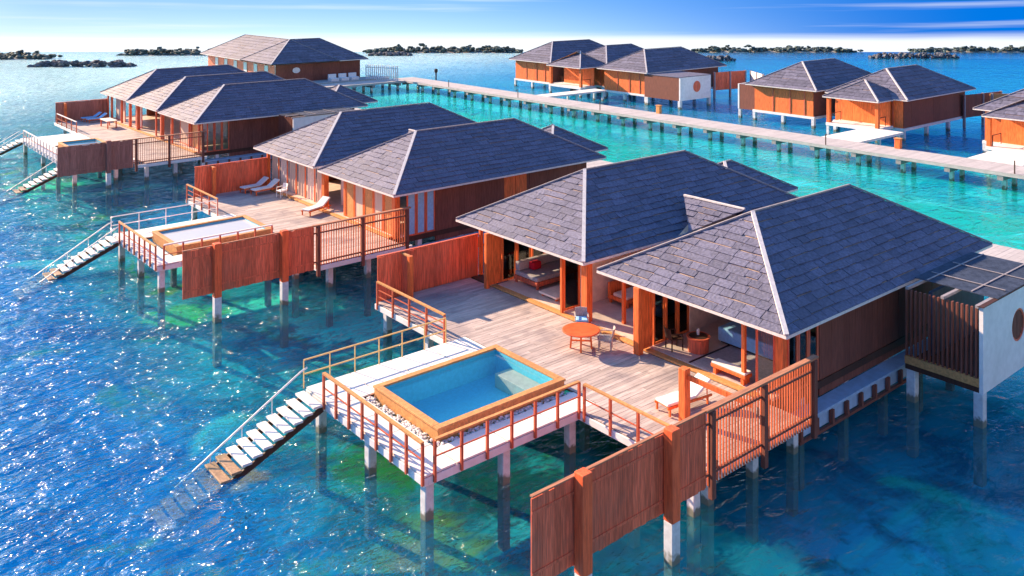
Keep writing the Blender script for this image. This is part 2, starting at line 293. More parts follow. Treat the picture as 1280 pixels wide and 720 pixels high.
class MB:
    def __init__(s): s.v, s.f = [], []
    def add(s, vs, fs):
        n = len(s.v); s.v += [tuple(v) for v in vs]; s.f += [tuple(i+n for i in f) for f in fs]; return s
    def box(s, x0, x1, y0, y1, z0, z1):
        return s.add([(x0,y0,z0),(x1,y0,z0),(x1,y1,z0),(x0,y1,z0),(x0,y0,z1),(x1,y0,z1),(x1,y1,z1),(x0,y1,z1)],
                     [(0,3,2,1),(4,5,6,7),(0,1,5,4),(1,2,6,5),(2,3,7,6),(3,0,4,7)])
    def bar(s, a, b, w, h, up=(0, 0, 1)):
        a, b = Vector(a), Vector(b); d = (b-a).normalized(); u = Vector(up)
        sd_ = d.cross(u)
        if sd_.length < 1e-4: sd_ = d.cross(Vector((1, 0, 0)))
        sd_.normalize(); u = sd_.cross(d).normalized()
        vs = []
        for p in (a, b):
            for i, j in ((-1,-1),(1,-1),(1,1),(-1,1)): vs.append(p+sd_*(i*w/2)+u*(j*h/2))
        return s.add(vs, [(0,1,2,3),(7,6,5,4),(0,4,5,1),(1,5,6,2),(2,6,7,3),(3,7,4,0)])
    def tube(s, a, b, r0, r1=None, n=10):
        r1 = r0 if r1 is None else r1
        a, b = Vector(a), Vector(b); d = (b-a).normalized()
        u = d.cross(Vector((0, 0, 1)));  u = u if u.length > 1e-3 else Vector((1, 0, 0)); u.normalize(); w = d.cross(u)
        vs = []
        for p, r in ((a, r0), (b, r1)):
            for i in range(n):
                t_ = 2*math.pi*i/n; vs.append(p+u*(r*math.cos(t_))+w*(r*math.sin(t_)))
        fs = [(i, (i+1) % n, n+(i+1) % n, n+i) for i in range(n)]+[tuple(range(n))[::-1], tuple(range(n, 2*n))]
        return s.add(vs, fs)
    def lathe(s, cx, cy, prof, n=28):
        vs, fs = [], []
        for r, z in prof:
            for i in range(n):
                t_ = 2*math.pi*i/n; vs.append((cx+r*math.cos(t_), cy+r*math.sin(t_), z))
        for k in range(len(prof)-1):
            for i in range(n): fs.append((k*n+i, k*n+(i+1) % n, (k+1)*n+(i+1) % n, (k+1)*n+i))
        fs.append(tuple(range(n))[::-1]); fs.append(tuple(range((len(prof)-1)*n, len(prof)*n)))
        return s.add(vs, fs)
    def prism(s, pts, d):
        """planar polygon pts extruded by vector d"""
        n = len(pts); d = Vector(d); a = [Vector(p) for p in pts]
        return s.add(a+[p+d for p in a], [tuple(range(n)), tuple(range(n, 2*n))[::-1]]+[(i, n+i, n+(i+1) % n, (i+1) % n) for i in range(n)])
    def blob(s, c, r, sq=(1, 1, 1), jit=.25, n=6, m_=4):
        vs = [(c[0], c[1], c[2]+r*sq[2])]; fs = []
        for k in range(1, m_):
            ph = math.pi*k/m_
            for i in range(n):
                t_ = 2*math.pi*(i+.5*(k % 2))/n; q = r*(1+random.uniform(-jit, jit))
                vs.append((c[0]+q*math.sin(ph)*math.cos(t_)*sq[0], c[1]+q*math.sin(ph)*math.sin(t_)*sq[1], c[2]+q*math.cos(ph)*sq[2]))
        vs.append((c[0], c[1], c[2]-r*sq[2]))
        for i in range(n): fs.append((0, 1+i, 1+(i+1) % n))
        for k in range(m_-2):
            for i in range(n):
                a = 1+k*n; fs.append((a+i, a+n+i, a+n+(i+1) % n, a+(i+1) % n))
        a = 1+(m_-2)*n
        for i in range(n): fs.append((a+(i+1) % n, a+i, len(vs)-1))
        return s.add(vs, fs)
    def build(s, name, material, parent, bevel=0, smooth_=False, label=None):
        me = bpy.data.meshes.new(name); b0 = base_of(parent) if parent else Vector((0, 0, 0))
        me.from_pydata([tuple(Vector(v)-b0) for v in s.v], [], s.f)
        import bmesh
        bm = bmesh.new(); bm.from_mesh(me); bmesh.ops.recalc_face_normals(bm, faces=bm.faces); bm.to_mesh(me); bm.free()
        me.materials.append(M[material])
        if smooth_:
            for p in me.polygons: p.use_smooth = True
        o = bpy.data.objects.new(name, me); C.objects.link(o)
        if parent: o.parent = parent
        if bevel:
            md = o.modifiers.new('bevel', 'BEVEL'); md.width = bevel; md.segments = 2; md.limit_method = 'ANGLE'
        if label: o['label'] = label
        return o
    def solo(s, site, name, material, label, cat, loc, group=None, kind=None, smooth_=False, bevel=0):
        """a thing that is one mesh"""
        BASE['_tmp'] = Vector(loc)
        me = bpy.data.meshes.new(name); b0 = Vector(loc)
        me.from_pydata([tuple(Vector(v)-b0) for v in s.v], [], s.f); me.materials.append(M[material])
        import bmesh
        bm = bmesh.new(); bm.from_mesh(me); bmesh.ops.recalc_face_normals(bm, faces=bm.faces); bm.to_mesh(me); bm.free()
        if smooth_:
            for p in me.polygons: p.use_smooth = True
        o = bpy.data.objects.new(name, me); C.objects.link(o)
        o.location = site.w(*loc); o.rotation_euler = (0, 0, site.a)
        o['label'] = label; o['category'] = cat
        if group: o['group'] = group
        if kind: o['kind'] = kind
        if bevel:
            md = o.modifiers.new('bevel', 'BEVEL'); md.width = bevel; md.segments = 2; md.limit_method = 'ANGLE'
        return o

def dup(root, loc, rz, label):
    c = root.copy(); C.objects.link(c); c.location = loc; c.rotation_euler = (0, 0, rz); c['label'] = label
    def kids(src, dst):
        for ch in list(src.children):
            k = ch.copy(); C.objects.link(k); k.parent = dst; kids(ch, k)
    kids(root, c)
    return c

# ------------------------------------------------------------------ sea and seabed
def sea_z(x, y):
    """the open sea falls away gently past the lagoon"""
    d = (x-CAM[0])*math.sin(R(HEAD))+(y-CAM[1])*math.cos(R(HEAD)); t_ = max(0, d-150); return -t_*t_/2950
def sheet(name, material, z, r_max, label, cat, rings):
    vs, fs = [(CAM[0], CAM[1], z)], []
    n = 144
    for r in rings:
        for i in range(n):
            a = 2*math.pi*i/n; x, y = CAM[0]+r*math.cos(a), CAM[1]+r*math.sin(a); vs.append((x, y, z+sea_z(x, y)))
    for i in range(n): fs.append((0, 1+i, 1+(i+1) % n))
    for k in range(len(rings)-1):
        for i in range(n): fs.append((1+k*n+i, 1+(k+1)*n+i, 1+(k+1)*n+(i+1) % n, 1+k*n+(i+1) % n))
    me = bpy.data.meshes.new(name); me.from_pydata(vs, [], fs); me.materials.append(M[material])
    for p in me.polygons: p.use_smooth = True
    o = bpy.data.objects.new(name, me); C.objects.link(o); o['kind'] = 'structure'; o['label'] = label; o['category'] = cat
    return o
RINGS = [5, 20, 60, 110, 150]+list(range(158, 560, 8))
sheet('sea_water', 'sea_water', 0.0, 480, 'rippled blue and turquoise sea water round the villas', 'water', RINGS)
sheet('seabed', 'seabed', -2.1, 480, 'sand, coral and sea grass on the shallow sea floor', 'seabed', RINGS)

# ------------------------------------------------------------------ roofs
def clip(poly, ax, val, keep_less):
    out_ = []
    for i in range(len(poly)):
        a, b = poly[i], poly[(i+1) % len(poly)]
        ia = (a[ax] <= val) if keep_less else (a[ax] >= val); ib = (b[ax] <= val) if keep_less else (b[ax] >= val)
        if ia: out_.append(a)
        if ia != ib:
            t_ = (val-a[ax])/(b[ax]-a[ax]); out_.append((a[0]+(b[0]-a[0])*t_, a[1]+(b[1]-a[1])*t_))
    return out_
def slates(mb, pts, row=.38, wmin=.35, wmax=1.05, lift=.028):
    """cover a planar roof face (first edge = eave) with loose overlapping slates"""
    p = [Vector(q) for q in pts]
    u = (p[1]-p[0]).normalized(); n = None
    for i in range(2, len(p)):
        n = u.cross(p[i]-p[0])
        if n.length > 1e-3: break
    n.normalize()
    if n.z < 0: n = -n
    v = n.cross(u).normalized()
    if v.z < 0: v = -v
    q = [((a-p[0]).dot(u), (a-p[0]).dot(v)) for a in p]
    vmax = max(b for a, b in q); k = 0
    umin, umax = min(a for a, b in q), max(a for a, b in q)
    while k*row < vmax:
        v0, v1 = k*row, min(vmax, (k+1)*row)
        strip = clip(clip(q, 1, v0, False), 1, v1-(.028 if v1 < vmax-.05 else 0), True)
        x = umin-random.uniform(0, wmax)
        while x < umax:
            w = random.uniform(wmin, wmax)
            if random.random() < .12: w *= 1.8
            jit0 = random.uniform(-.055, .02); tilt = random.uniform(-.035, .035)
            pc = clip(clip(strip, 0, x+.013, False), 0, x+w-.013, True) if len(strip) > 2 else []
            x += w
            if len(pc) < 3: continue
            l0 = lift*random.uniform(.6, 1.7)
            top, bot = [], []
            for (a, b) in pc:
                f = (b-v0)/row
                h = .012+l0*(1-f)
                bb = b+(jit0+tilt*(a-x+w/2) if f < .05 and k > 0 else 0)
                top.append(p[0]+u*a+v*bb+n*h); bot.append(p[0]+u*a+v*bb-n*.004)
            m_ = len(top)
            mb.add(top+bot, [tuple(range(m_))]+[(i, m_+i, m_+(i+1) % m_, (i+1) % m_) for i in range(m_)])
        k += 1
def hip_roof(house, x0, x1, y0, y1, z, slope=.567, row=.38, far=False, caps=True, ridge_end=None, axis='x'):
    """hipped roof over a rectangle; the ridge runs along axis"""
    if axis == 'x':
        h = (y1-y0)/2; yc = (y0+y1)/2; xa, xb = x0+h, (x1-h if ridge_end is None else ridge_end)
        A_, B_ = (xa, yc, z+h*slope), (xb, yc, z+h*slope)
        faces = [[(x0,y1,z),(x0,y0,z),A_], [(x0,y0,z),(x1,y0,z),B_,A_], [(x1,y0,z),(x1,y1,z),B_], [(x1,y1,z),(x0,y1,z),A_,B_]]
        hips = [((x0,y0,z),A_,'r'),((x0,y1,z),A_,'l'),((x1,y0,z),B_,'l'),((x1,y1,z),B_,'l'),(A_,B_,'l')]
    else:
        h = (x1-x0)/2; xc = (x0+x1)/2
        A_, B_ = (xc, y0+h, z+h*slope), (xc, y1-h, z+h*slope)
        faces = [[(x0,y1,z),(x0,y0,z),A_,B_], [(x0,y0,z),(x1,y0,z),A_], [(x1,y0,z),(x1,y1,z),B_,A_], [(x1,y1,z),(x0,y1,z),B_]]
        hips = [((x0,y0,z),A_,'r'),((x1,y0,z),A_,'l'),((x0,y1,z),B_,'l'),((x1,y1,z),B_,'l'),(A_,B_,'l')]
    mb = MB()
    for f in faces:
        slates(mb, f, row, .35 if not far else .8, 1.05 if not far else 2.4)
    roof = mb.build('roof', 'slate_far' if far else 'slate', house)
    # solid body under the slates with a flat soffit
    s = MB(); d = .10
    vs = [(x0,y0,z-.006),(x1,y0,z-.006),(x1,y1,z-.006),(x0,y1,z-.006),(A_[0],A_[1],A_[2]-.006),(B_[0],B_[1],B_[2]-.006)]
    lo = [(x0+.02,y0+.02,z-d),(x1-.02,y0+.02,z-d),(x1-.02,y1-.02,z-d),(x0+.02,y1-.02,z-d)]
    if axis == 'x': fs = [(3,0,4),(0,1,5,4),(1,2,5),(2,3,4,5)]
    else: fs = [(3,0,4,5),(0,1,4),(1,2,5,4),(2,3,5)]
    fs += [(0,6,7,1),(1,7,8,2),(2,8,9,3),(3,9,6,0),(6,9,8,7)]
    s.add(vs+lo, fs); s.build('soffit', 'roof_wood', roof)
    tr_ = MB()
    for a, b in (((x0,y0),(x0,y1)),((x0,y0),(x1,y0)),((x1,y0),(x1,y1)),((x0,y1),(x1,y1))):
        tr_.bar((a[0],a[1],z-.035), (b[0],b[1],z-.035), .05, .10)
    tr_.build('eave_trim', 'pale_trim', roof)
    if caps:
        c1, c2 = MB(), MB()
        for a, b, s_ in hips:
            a, b = Vector(a)+Vector((0,0,.07)), Vector(b)+Vector((0,0,.07))
            (c1 if s_ == 'r' else c2).bar(a, b, .16 if s_ == 'r' else .09, .07)
        c1.build('hip_cap', 'pale_trim', roof); c2.build('ridge_cap', 'grey_trim', roof)  # front-right hip pale, others grey: sunlight on the hips put into trim colour
    return roof

# ------------------------------------------------------------------ pieces
def piles(parent, pts, top=1.15, w=.30, bottom=-2.4):
    for x, y in pts:
        MB().box(x-w/2, x+w/2, y-w/2, y+w/2, bottom, top).build('pile', 'pile_concrete', parent, bevel=.03)

def boards(mb, x0, x1, y0, y1, z, w=.19, th=.03, along='x', seg=(2.2, 4.5), gap=.012):
    a0, a1, b0, b1 = (x0, x1, y0, y1) if along == 'x' else (y0, y1, x0, x1)
    b = b0
    while b < b1-.02:
        be = min(b1, b+w); a = a0
        first = True
        while a < a1-.02:
            L = random.uniform(*seg)*(random.uniform(.3, 1) if first else 1); first = False
            ae = min(a1, a+L)
            if a1-ae < .4: ae = a1
            dz = random.uniform(-.004, .004)
            if along == 'x': mb.box(a+gap/2, ae-gap/2, b+gap/2, be-gap/2, z-th, z+dz)
            else: mb.box(b+gap/2, be-gap/2, a+gap/2, ae-gap/2, z-th, z+dz)
            a = ae
        b = be

def railing(site, label, a, b, n, group, z=1.5, h=1.0, drop=.25, post='rail_wood', top='tan_wood', metal=False, mids=(.5,), end_posts=(True, True)):
    """railing of n bays between two ground points"""
    t_ = thing(site, 'railing', label, 'railing', ((a[0]+b[0])/2, (a[1]+b[1])/2, z), group)
    A_, B_ = Vector((a[0], a[1], z)), Vector((b[0], b[1], z))
    w = .035 if metal else .08
    for i in range(n+1):
        if (i == 0 and not end_posts[0]) or (i == n and not end_posts[1]): continue
        p = A_.lerp(B_, i/n); q = MB()
        q.box(p.x-w/2, p.x+w/2, p.y-w/2, p.y+w/2, z-drop, z+h-.03); q.build('post', post, t_)
    tr_ = MB(); tr_.bar(A_+Vector((0,0,h)), B_+Vector((0,0,h)), .045 if metal else .12, .045 if metal else .06); tr_.build('top_rail', top, t_)
    for f in mids:
        c_ = MB(); r = .018 if not metal else .02
        c_.bar(A_+Vector((0,0,h*f)), B_+Vector((0,0,h*f)), r*2, r*2); c_.build('mid_rail', top if metal else 'rail_wood', t_)
    return t_

def fence_panel(site, parent, x0, x1, y, z0, z1, kind, front=-1, wood='red_wood'):
    """boarded or slatted privacy screen along x"""
    mb = MB(); x = x0
    if kind == 'solid':
        while x < x1-.03:
            w = random.uniform(.17, .21); xe = min(x1, x+w)
            mb.box(x+.003, xe-.003, y-.02, y+.02, z0+random.uniform(-.02, .02), z1+random.uniform(-.025, .025)); x = xe
        mb.build('board_panel', wood, parent)
    else:
        while x < x1-.03:
            mb.box(x, x+.032, y-.026, y+.026, z0+.02, z1-.03); x += .145
        mb.build('slat_panel', 'slat_wood' if wood == 'red_wood' else wood, parent)
    for zz in (z0+.36, z1-.36):
        MB().box(x0, x1, y+front*.02-.025 if kind == 'solid' else y-.05, y+front*.02+.025 if kind == 'solid' else y+.05, zz-.035, zz+.035).build('rail', wood if kind == 'solid' else 'brown_wall', parent)

def lounger(site, x, y, rz, label, group, cushion='cloth_white', s=1.0):
    sub = Site(*site.w(x, y).xy, math.degrees(site.a)+rz)
    t_ = thing(sub, 'sun_lounger', label, 'sun lounger', (0, 0, 1.53), group)
    z = 1.53
    f = MB()
    for yy in (-.32, .32): f.bar((-1.0, yy, z+.27), (1.0, yy, z+.27), .05, .07)
    for i in range(12): f.box(-.97+i*.11, -.90+i*.11, -.30, .30, z+.285, z+.305)
    f.build('frame', 'orange_wood', t_)
    for xx in (-.9, .8):
        for yy in (-.32, .32): MB().box(xx-.03, xx+.03, yy-.03, yy+.03, z, z+.25).build('leg', 'orange_wood', t_)
    MB().box(-.98, .30, -.31, .31, z+.31, z+.40).build('mattress', cushion, t_, bevel=.03)
    b_ = MB(); b_.bar((.31, 0, z+.36), (.98, 0, z+.78), .62, .09); b_.build('backrest', cushion, t_, bevel=.03)
    st = MB(); st.bar((.85, -.25, z+.29), (.85, -.25, z+.62), .03, .03); st.bar((.85, .25, z+.29), (.85, .25, z+.62), .03, .03); st.build('back_strut', 'orange_wood', t_)
    return t_

def chair(site, x, y, rz, label, group=None, seat='wicker', legs='wicker', cushion=None, z=1.53):
    sub = Site(*site.w(x, y).xy, math.degrees(site.a)+rz)
    t_ = thing(sub, 'chair', label, 'chair', (0, 0, z), group)
    for xx in (-.23, .23):
        for yy in (-.23, .23): MB().bar((xx*1.05, yy*1.05, z), (xx, yy, z+.43), .045, .045).build('leg', legs, t_)
    MB().box(-.27, .27, -.27, .27, z+.42, z+.48).build('seat', seat, t_, bevel=.02)
    bk = MB()
    pts = [(-.25+.5*i/6) for i in range(7)]
    for i in range(6):
        a = .06*(1-(pts[i]/.25)**2); b_ = .06*(1-(pts[i+1]/.25)**2)
        bk.prism([(.23+a, pts[i], z+.48), (.23+b_, pts[i+1], z+.48), (.31+b_, pts[i+1], z+.88), (.31+a, pts[i], z+.88)], (.03, 0, 0))
    bk.build('backrest', seat, t_)
    for yy in (-.27, .27):
        ar = MB(); ar.bar((-.2, yy, z+.66), (.26, yy, z+.68), .05, .035); ar.bar((-.2, yy, z+.46), (-.2, yy, z+.65), .035, .035); ar.build('armrest', legs, t_)
    if cushion: MB().box(-.24, .22, -.24, .24, z+.485, z+.56).build('cushion', cushion, t_, bevel=.025)
    return t_

def stairs(site, label, x0, y0, y1, n_above, n_below, hand_y, z=1.5, tread=.36, rise=.155, wet='tan_wood'):
    """flight running down towards -x into the water"""
    t_ = thing(site, 'staircase', label, 'stairs', (x0-1.8, (y0+y1)/2, 0))
    n = n_above+n_below
    for i in range(n):
        xa = x0-i*tread; zz = z-(i+1)*rise+.1
        MB().box(xa-tread+.03, xa, y0, y1, zz-.08, zz).build('tread', 'white_deck' if i < n_above-2 else 'wet_wood', t_, bevel=.01)
    for yy in (y0+.06, y1-.06):
        st = MB(); st.bar((x0+.02, yy, z-.22), (x0-n*tread, yy, z-.22-n*rise), .07, .2); st.build('stringer', 'dark_wood', t_)
    for yy in hand_y:
        hr = MB(); e_ = Vector((x0-n_above*tread-.95, yy, z-n_above*rise-.30))
        hr.tube((x0+.1, yy, z+.75), (x0-.15, yy, z+.66), .03); hr.tube((x0-.15, yy, z+.66), e_, .03); hr.build('handrail', 'metal_white', t_)
        for k in range(3, n, 3):
            f = (k*tread)/(x0-.15-e_.x); p = Vector((x0-.15, yy, z+.66)).lerp(e_, min(1, f))
            pp = MB(); pp.tube((p.x, yy, z-k*rise-.1), (p.x, yy, p.z), .018); pp.build('baluster', 'metal_white', t_)
    return t_

def glazed_panel(parent, p0, p1, z0, z1, wood='orange_wood', fill='glass', fw=.09, th=.07, name='door'):
    """framed leaf from p0 to p1 (ground points)"""
    a, b = Vector((p0[0], p0[1], 0)), Vector((p1[0], p1[1], 0)); d = (b-a).normalized()
    f = MB()
    up = Vector((0, 0, 1))
    for p in (a+d*fw/2, b-d*fw/2): f.bar(p+up*z0, p+up*z1, fw, th, up=(d.y, -d.x, 0))
    for zz in (z0+fw/2, z1-fw/2): f.bar(a+d*fw+up*zz, b-d*fw+up*zz, th, fw)
    o = f.build(name, wood, parent)
    g_ = MB(); nrm_ = Vector((d.y, -d.x, 0))*.006
    q = [a+d*fw+up*(z0+fw), b-d*fw+up*(z0+fw), b-d*fw+up*(z1-fw), a+d*fw+up*(z1-fw)]
    g_.prism([v-nrm_ for v in q], nrm_*2); g_.build('pane', fill, o)
    return o

def plank_wall(parent, p0, p1, z0, z1, mat_='brown_wall', w=.42, th=.12, skip=(), label=None):
    """boarded wall between two ground points; skip = list of (from, to) openings along it"""
    a, b = Vector((p0[0], p0[1], 0)), Vector((p1[0], p1[1], 0)); L = (b-a).length; d = (b-a)/L; nn = Vector((-d.y, d.x, 0))
    mb = MB(); s = 0
    while s < L-.01:
        e_ = min(L, s+w)
        for (f0, f1) in skip:
            if s < f0 < e_: e_ = f0
        mid = (s+e_)/2
        if not any(f0 <= mid <= f1 for f0, f1 in skip):
            o_ = random.uniform(-.006, .006)
            q = [a+d*(s+.004)+nn*(-th/2+o_), a+d*(e_-.004)+nn*(-th/2+o_), a+d*(e_-.004)+nn*(th/2+o_), a+d*(s+.004)+nn*(th/2+o_)]
            mb.prism([v+Vector((0, 0, z0)) for v in q], (0, 0, z1-z0))
        s = e_
    core = MB()
    for i, (c0, c1) in enumerate(([(0, L)] if not skip else [(0, skip[0][0])]+[(skip[k][1], skip[k+1][0]) for k in range(len(skip)-1)]+[(skip[-1][1], L)])):
        if c1-c0 < .05: continue
        q = [a+d*c0-nn*th*.3, a+d*c1-nn*th*.3, a+d*c1+nn*th*.3, a+d*c0+nn*th*.3]
        mb.prism([v+Vector((0, 0, z0+.01)) for v in q], (0, 0, z1-z0-.02))
    return mb.build('wall', mat_, parent, label=label)

def post(parent, x, y, z0, z1, w=.18, m_='orange_wood'):
    return MB().box(x-w/2, x+w/2, y-w/2, y+w/2, z0, z1).build('pillar', m_, parent, bevel=.012)

def pool(site, label, x0, x1, y0, y1, z=1.85, water='pool_water'):
    t_ = thing(site, 'plunge_pool', label, 'pool', ((x0+x1)/2, (y0+y1)/2, 1.5))
    w = .26; b = MB()
    for q in ((x0, x1, y0, y0+w), (x0, x1, y1-w, y1), (x0, x0+w, y0+w, y1-w), (x1-w, x1, y0+w, y1-w)): b.box(*q, z-.07, z)
    b.build('rim', 'tan_wood', t_, bevel=.01)
    b = MB()
    for q in ((x0+.04, x1-.04, y0+.04, y0+.12), (x0+.04, x1-.04, y1-.12, y1-.04), (x0+.04, x0+.12, y0+.12, y1-.12), (x1-.12, x1-.04, y0+.12, y1-.12)): b.box(*q, 1.25, z-.072)
    b.build('outer_wall', 'tan_wood', t_)
    b = MB(); i0, i1, j0, j1 = x0+w-.02, x1-w+.02, y0+w-.02, y1-w+.02; d = .86
    b.box(i0, i1, j0, j1, d-.1, d)
    for q in ((i0-.1, i1+.1, j0-.1, j0), (i0-.1, i1+.1, j1, j1+.1), (i0-.1, i0, j0, j1), (i1, i1+.1, j0, j1)): b.box(*q, d-.1, z-.075)
    b.build('basin', 'pool_tile', t_)
    MB().box(i1-.75, i1-.004, j0+.004, j1-.9, d+.004, z-.48).build('bench', 'pool_step', t_, bevel=.02)
    wv, wf = [], []
    n = 14
    for i in range(n+1):
        for j in range(n+1): wv.append((i0+.002+(i1-i0-.004)*i/n, j0+.002+(j1-j0-.004)*j/n, z-.14))
    for i in range(n):
        for j in range(n): wf.append((i*(n+1)+j, (i+1)*(n+1)+j, (i+1)*(n+1)+j+1, i*(n+1)+j+1))
    MB().add(wv, wf).build('water', water, t_)
    return t_

# ------------------------------------------------------------------ near villas
def near_villa(site, label, bays, fronts, connector=None, secondary=None, box=True, back=27.0, right_windows=3, door_at=None):
    ymin, ymax = bays[0][0]+.9, bays[-1][1]
    hs_ = thing(site, 'overwater_villa', label, 'villa', (12.0, (ymin+ymax)/2, 1.5))
    for (y0, y1, x0, x1) in bays: hip_roof(hs_, x0, x1, y0, y1, 4.2)
    for (x0, x1, y0, y1) in (secondary or []): hip_roof(hs_, x0, x1, y0, y1, 4.2)
    for (xc, ya, yb) in (connector or []):
        zc = 4.2+(xc-17.2)*.567
        hip = MB(); slates(hip, [(17.2, yb, 4.2), (17.2, ya, 4.2), (xc, ya-2.2, zc), (xc, yb+2.3, zc)])
        slates(hip, [(xc+2.36, ya, 4.2), (xc+2.36, yb, 4.2), (xc, yb+2.3, zc), (xc, ya-2.2, zc)])
        r_ = hip.build('roof', 'slate', hs_)
        cp = MB(); cp.bar((xc, ya-2.2, zc+.06), (xc, yb+2.3, zc+.06), .12, .07); cp.build('ridge_cap', 'pale_trim', r_)
        sb = MB(); sb.prism([(17.22, ya-.1, 4.19), (xc, ya-.1, zc-.01), (xc+2.34, ya-.1, 4.19), (xc+2.34, ya-.1, 4.1), (17.22, ya-.1, 4.1)], (0, yb-ya+.2, 0)); sb.build('soffit', 'roof_wood', r_)
    # outer walls
    yr, yl = bays[0][0]+.9, fronts['left_y']
    sk = [(door_at, door_at+1.9)] if door_at else []
    plank_wall(hs_, (14.6, yr), (back, yr), .92, 4.1, skip=sk)
    if door_at:
        for k in (0, .95):
            MB().box(14.6+door_at+k+.02, 14.6+door_at+k+.93, yr-.03, yr+.03, 1.4, 4.08).build('shutter', 'orange_wood', hs_, bevel=.01)
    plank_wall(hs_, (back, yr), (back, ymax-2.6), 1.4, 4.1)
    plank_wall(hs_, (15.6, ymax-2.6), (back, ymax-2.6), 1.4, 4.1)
    # right corner windows beside the front room
    for k in range(right_windows):
        xa = 12.62+k*.66
        glazed_panel(hs_, (xa, yr), (xa+.64, yr), 1.5, 4.1, 'red_wood', fronts.get('right_fill', 'glass'), name='window')
    # floor slab on its own piles
    MB().box(11.75, back+.1, yr-.1, ymax-.8, 1.22, 1.49).build('floor_slab', 'dark_wood', hs_)
    MB().box(11.9, back-.2, yr+.08, ymax-2.7, 1.495, 1.6).build('floor', 'floor_beige', hs_)
    MB().box(11.60, 11.895, yr+.3, ymax-2.4, 1.505, 1.585).build('step', 'tan_wood', hs_, bevel=.015)
    pts = [(x, yr+.1) for x in (13.5, 16.5, 19.5, 22.5, 25.5)]+[(x, y) for x in (14, 20, 26) for y in (yr+5, yr+10, ymax-1.5)]
    piles(hs_, pts, top=1.22)
    # service ledge along the right wall with framed panels under it
    MB().box(12.2, back, yr-.72, yr-.07, .80, .90).build('ledge', 'shaded_white_paint', hs_, bevel=.01)
    lg = MB(); x = 12.3
    while x < back-.9:
        lg.box(x-.06, x+.06, yr-.80, yr-.66, .28, .795); x += 1.0
    lg.box(12.2, back-.9, yr-.78, yr-.68, .20, .30); lg.build('bracket_frame', 'brown_wall', hs_)
    MB().box(12.25, back-.95, yr-.62, yr-.58, .30, .795).build('panel', 'shaded_white_paint', hs_)
    for (x, y, w) in fronts['pillars']: post(hs_, x, y, 1.5, 4.1, w, fronts.get('pillar_mat', 'orange_wood'))
    if box:
        # outdoor bathroom: white end wall with a round window, slatted side, batten roof
        bx0, bx1, by0, by1 = 18.6, 24.9, yr-4.1, yr-1.25
        wm = MB(); cx, cz, r0 = 21.75, 2.95, .62; n = 28
        ring, outer = [], []
        for i in range(n):
            a = 2*math.pi*(i+.5)/n; ca, sa = math.cos(a), math.sin(a); ring.append((cx+r0*ca, cz+r0*sa))
            sc_ = min(((bx1-cx) if ca > 0 else (cx-bx0))/max(1e-6, abs(ca)), ((4.32-cz) if sa > 0 else (cz-1.22))/max(1e-6, abs(sa)))
            outer.append((cx+ca*sc_, cz+sa*sc_))
        cr = {}
        for y in (by0, by0+.14):
            cr[y] = ([(p[0], y, p[1]) for p in ring], [(p[0], y, p[1]) for p in outer])
        vs = cr[by0][0]+cr[by0][1]+cr[by0+.14][0]+cr[by0+.14][1]
        fs = []
        for i in range(n):
            j = (i+1) % n
            fs += [(i, n+i, n+j, j), (2*n+i, 2*n+j, 3*n+j, 3*n+i), (i, j, 2*n+j, 2*n+i), (n+i, 3*n+i, 3*n+j, n+j)]
        wm.add(vs, fs)
        # square the corners that the fan cuts off
        wl = wm.build('end_wall', 'white_paint', hs_)
        for (ex, ez) in ((bx0, 4.32), (bx1, 4.32), (bx0, 1.22), (bx1, 1.22)):
            best = sorted(outer, key=lambda p: (p[0]-ex)**2+(p[1]-ez)**2)
            pa = [p for p in best if abs(p[0]-ex) < 1e-4][:1]; pb = [p for p in best if abs(p[1]-ez) < 1e-4][:1]
            if pa and pb: MB().prism([(pa[0][0], by0+.001, pa[0][1]), (ex, by0+.001, ez), (pb[0][0], by0+.001, pb[0][1])], (0, .138, 0)).build('wall_corner', 'white_paint', wl)
        rw = MB(); k = 0
        for i in range(n):
            a, b_ = 2*math.pi*i/n, 2*math.pi*(i+1)/n
            q = [(cx+r*math.cos(t_), by0+.02, cz+r*math.sin(t_)) for r, t_ in ((r0-.07, a), (r0+.01, a), (r0+.01, b_), (r0-.07, b_))]
            rw.prism(q, (0, .1, 0))
        o = rw.build('round_window', 'red_wood', hs_)
        sl_ = MB()
        for i in range(9):
            xx = cx-r0+.10+i*(2*r0-.2)/8; hh = math.sqrt(max(.01, (r0-.05)**2-(xx-cx)**2)); sl_.box(xx-.045, xx+.045, by0+.05, by0+.09, cz-hh, cz+hh)
        sl_.build('slats', 'brown_wall', o)
        MB().box(bx0+.02, bx1-.02, by0+.15, by1, 1.22, 1.42).build('bathroom_floor', 'dark_wood', hs_)
        MB().box(bx0-.02, bx0+.16, by0+.15, by1, 1.43, 1.72).build('sill_beam', 'tan_wood', hs_)
        sm = MB(); y = by0+.22
        while y < by1-.05: sm.box(bx0, bx0+.12, y, y+.06, 1.73, 4.25); y += .17
        sm.build('slat_screen', 'brown_wall', hs_)
        MB().box(bx0+1.4, bx1-.2, by1-.4, by1-.25, 1.43, 3.9).build('inner_wall', 'dark_panel', hs_)
        pg = MB(); 
        for yy in (by0+.2, (by0+by1)/2, by1-.1): pg.box(bx0-.05, bx1+.05, yy-.06, yy+.06, 4.26, 4.36)
        o = pg.build('pergola', 'grey_trim', hs_)
        bt = MB(); x = bx0+1.2
        while x < bx1: bt.box(x, x+.07, by0-.02, by1+.2, 4.363, 4.40); x += .12
        bt.build('batten', 'dark_panel', o)  # battens carry the house roof's blue shade in their base colour
        sm2 = MB()
        for yy in (by0+.9, by1-.3): sm2.box(bx0+1.2, bx1, yy-.03, yy+.03, 4.403, 4.43)
        for xx in (bx0+2.2, bx0+4.1): sm2.box(xx-.03, xx+.03, by0+.1, by1, 4.432, 4.45)
        sm2.build('seam', 'grey_trim', o)
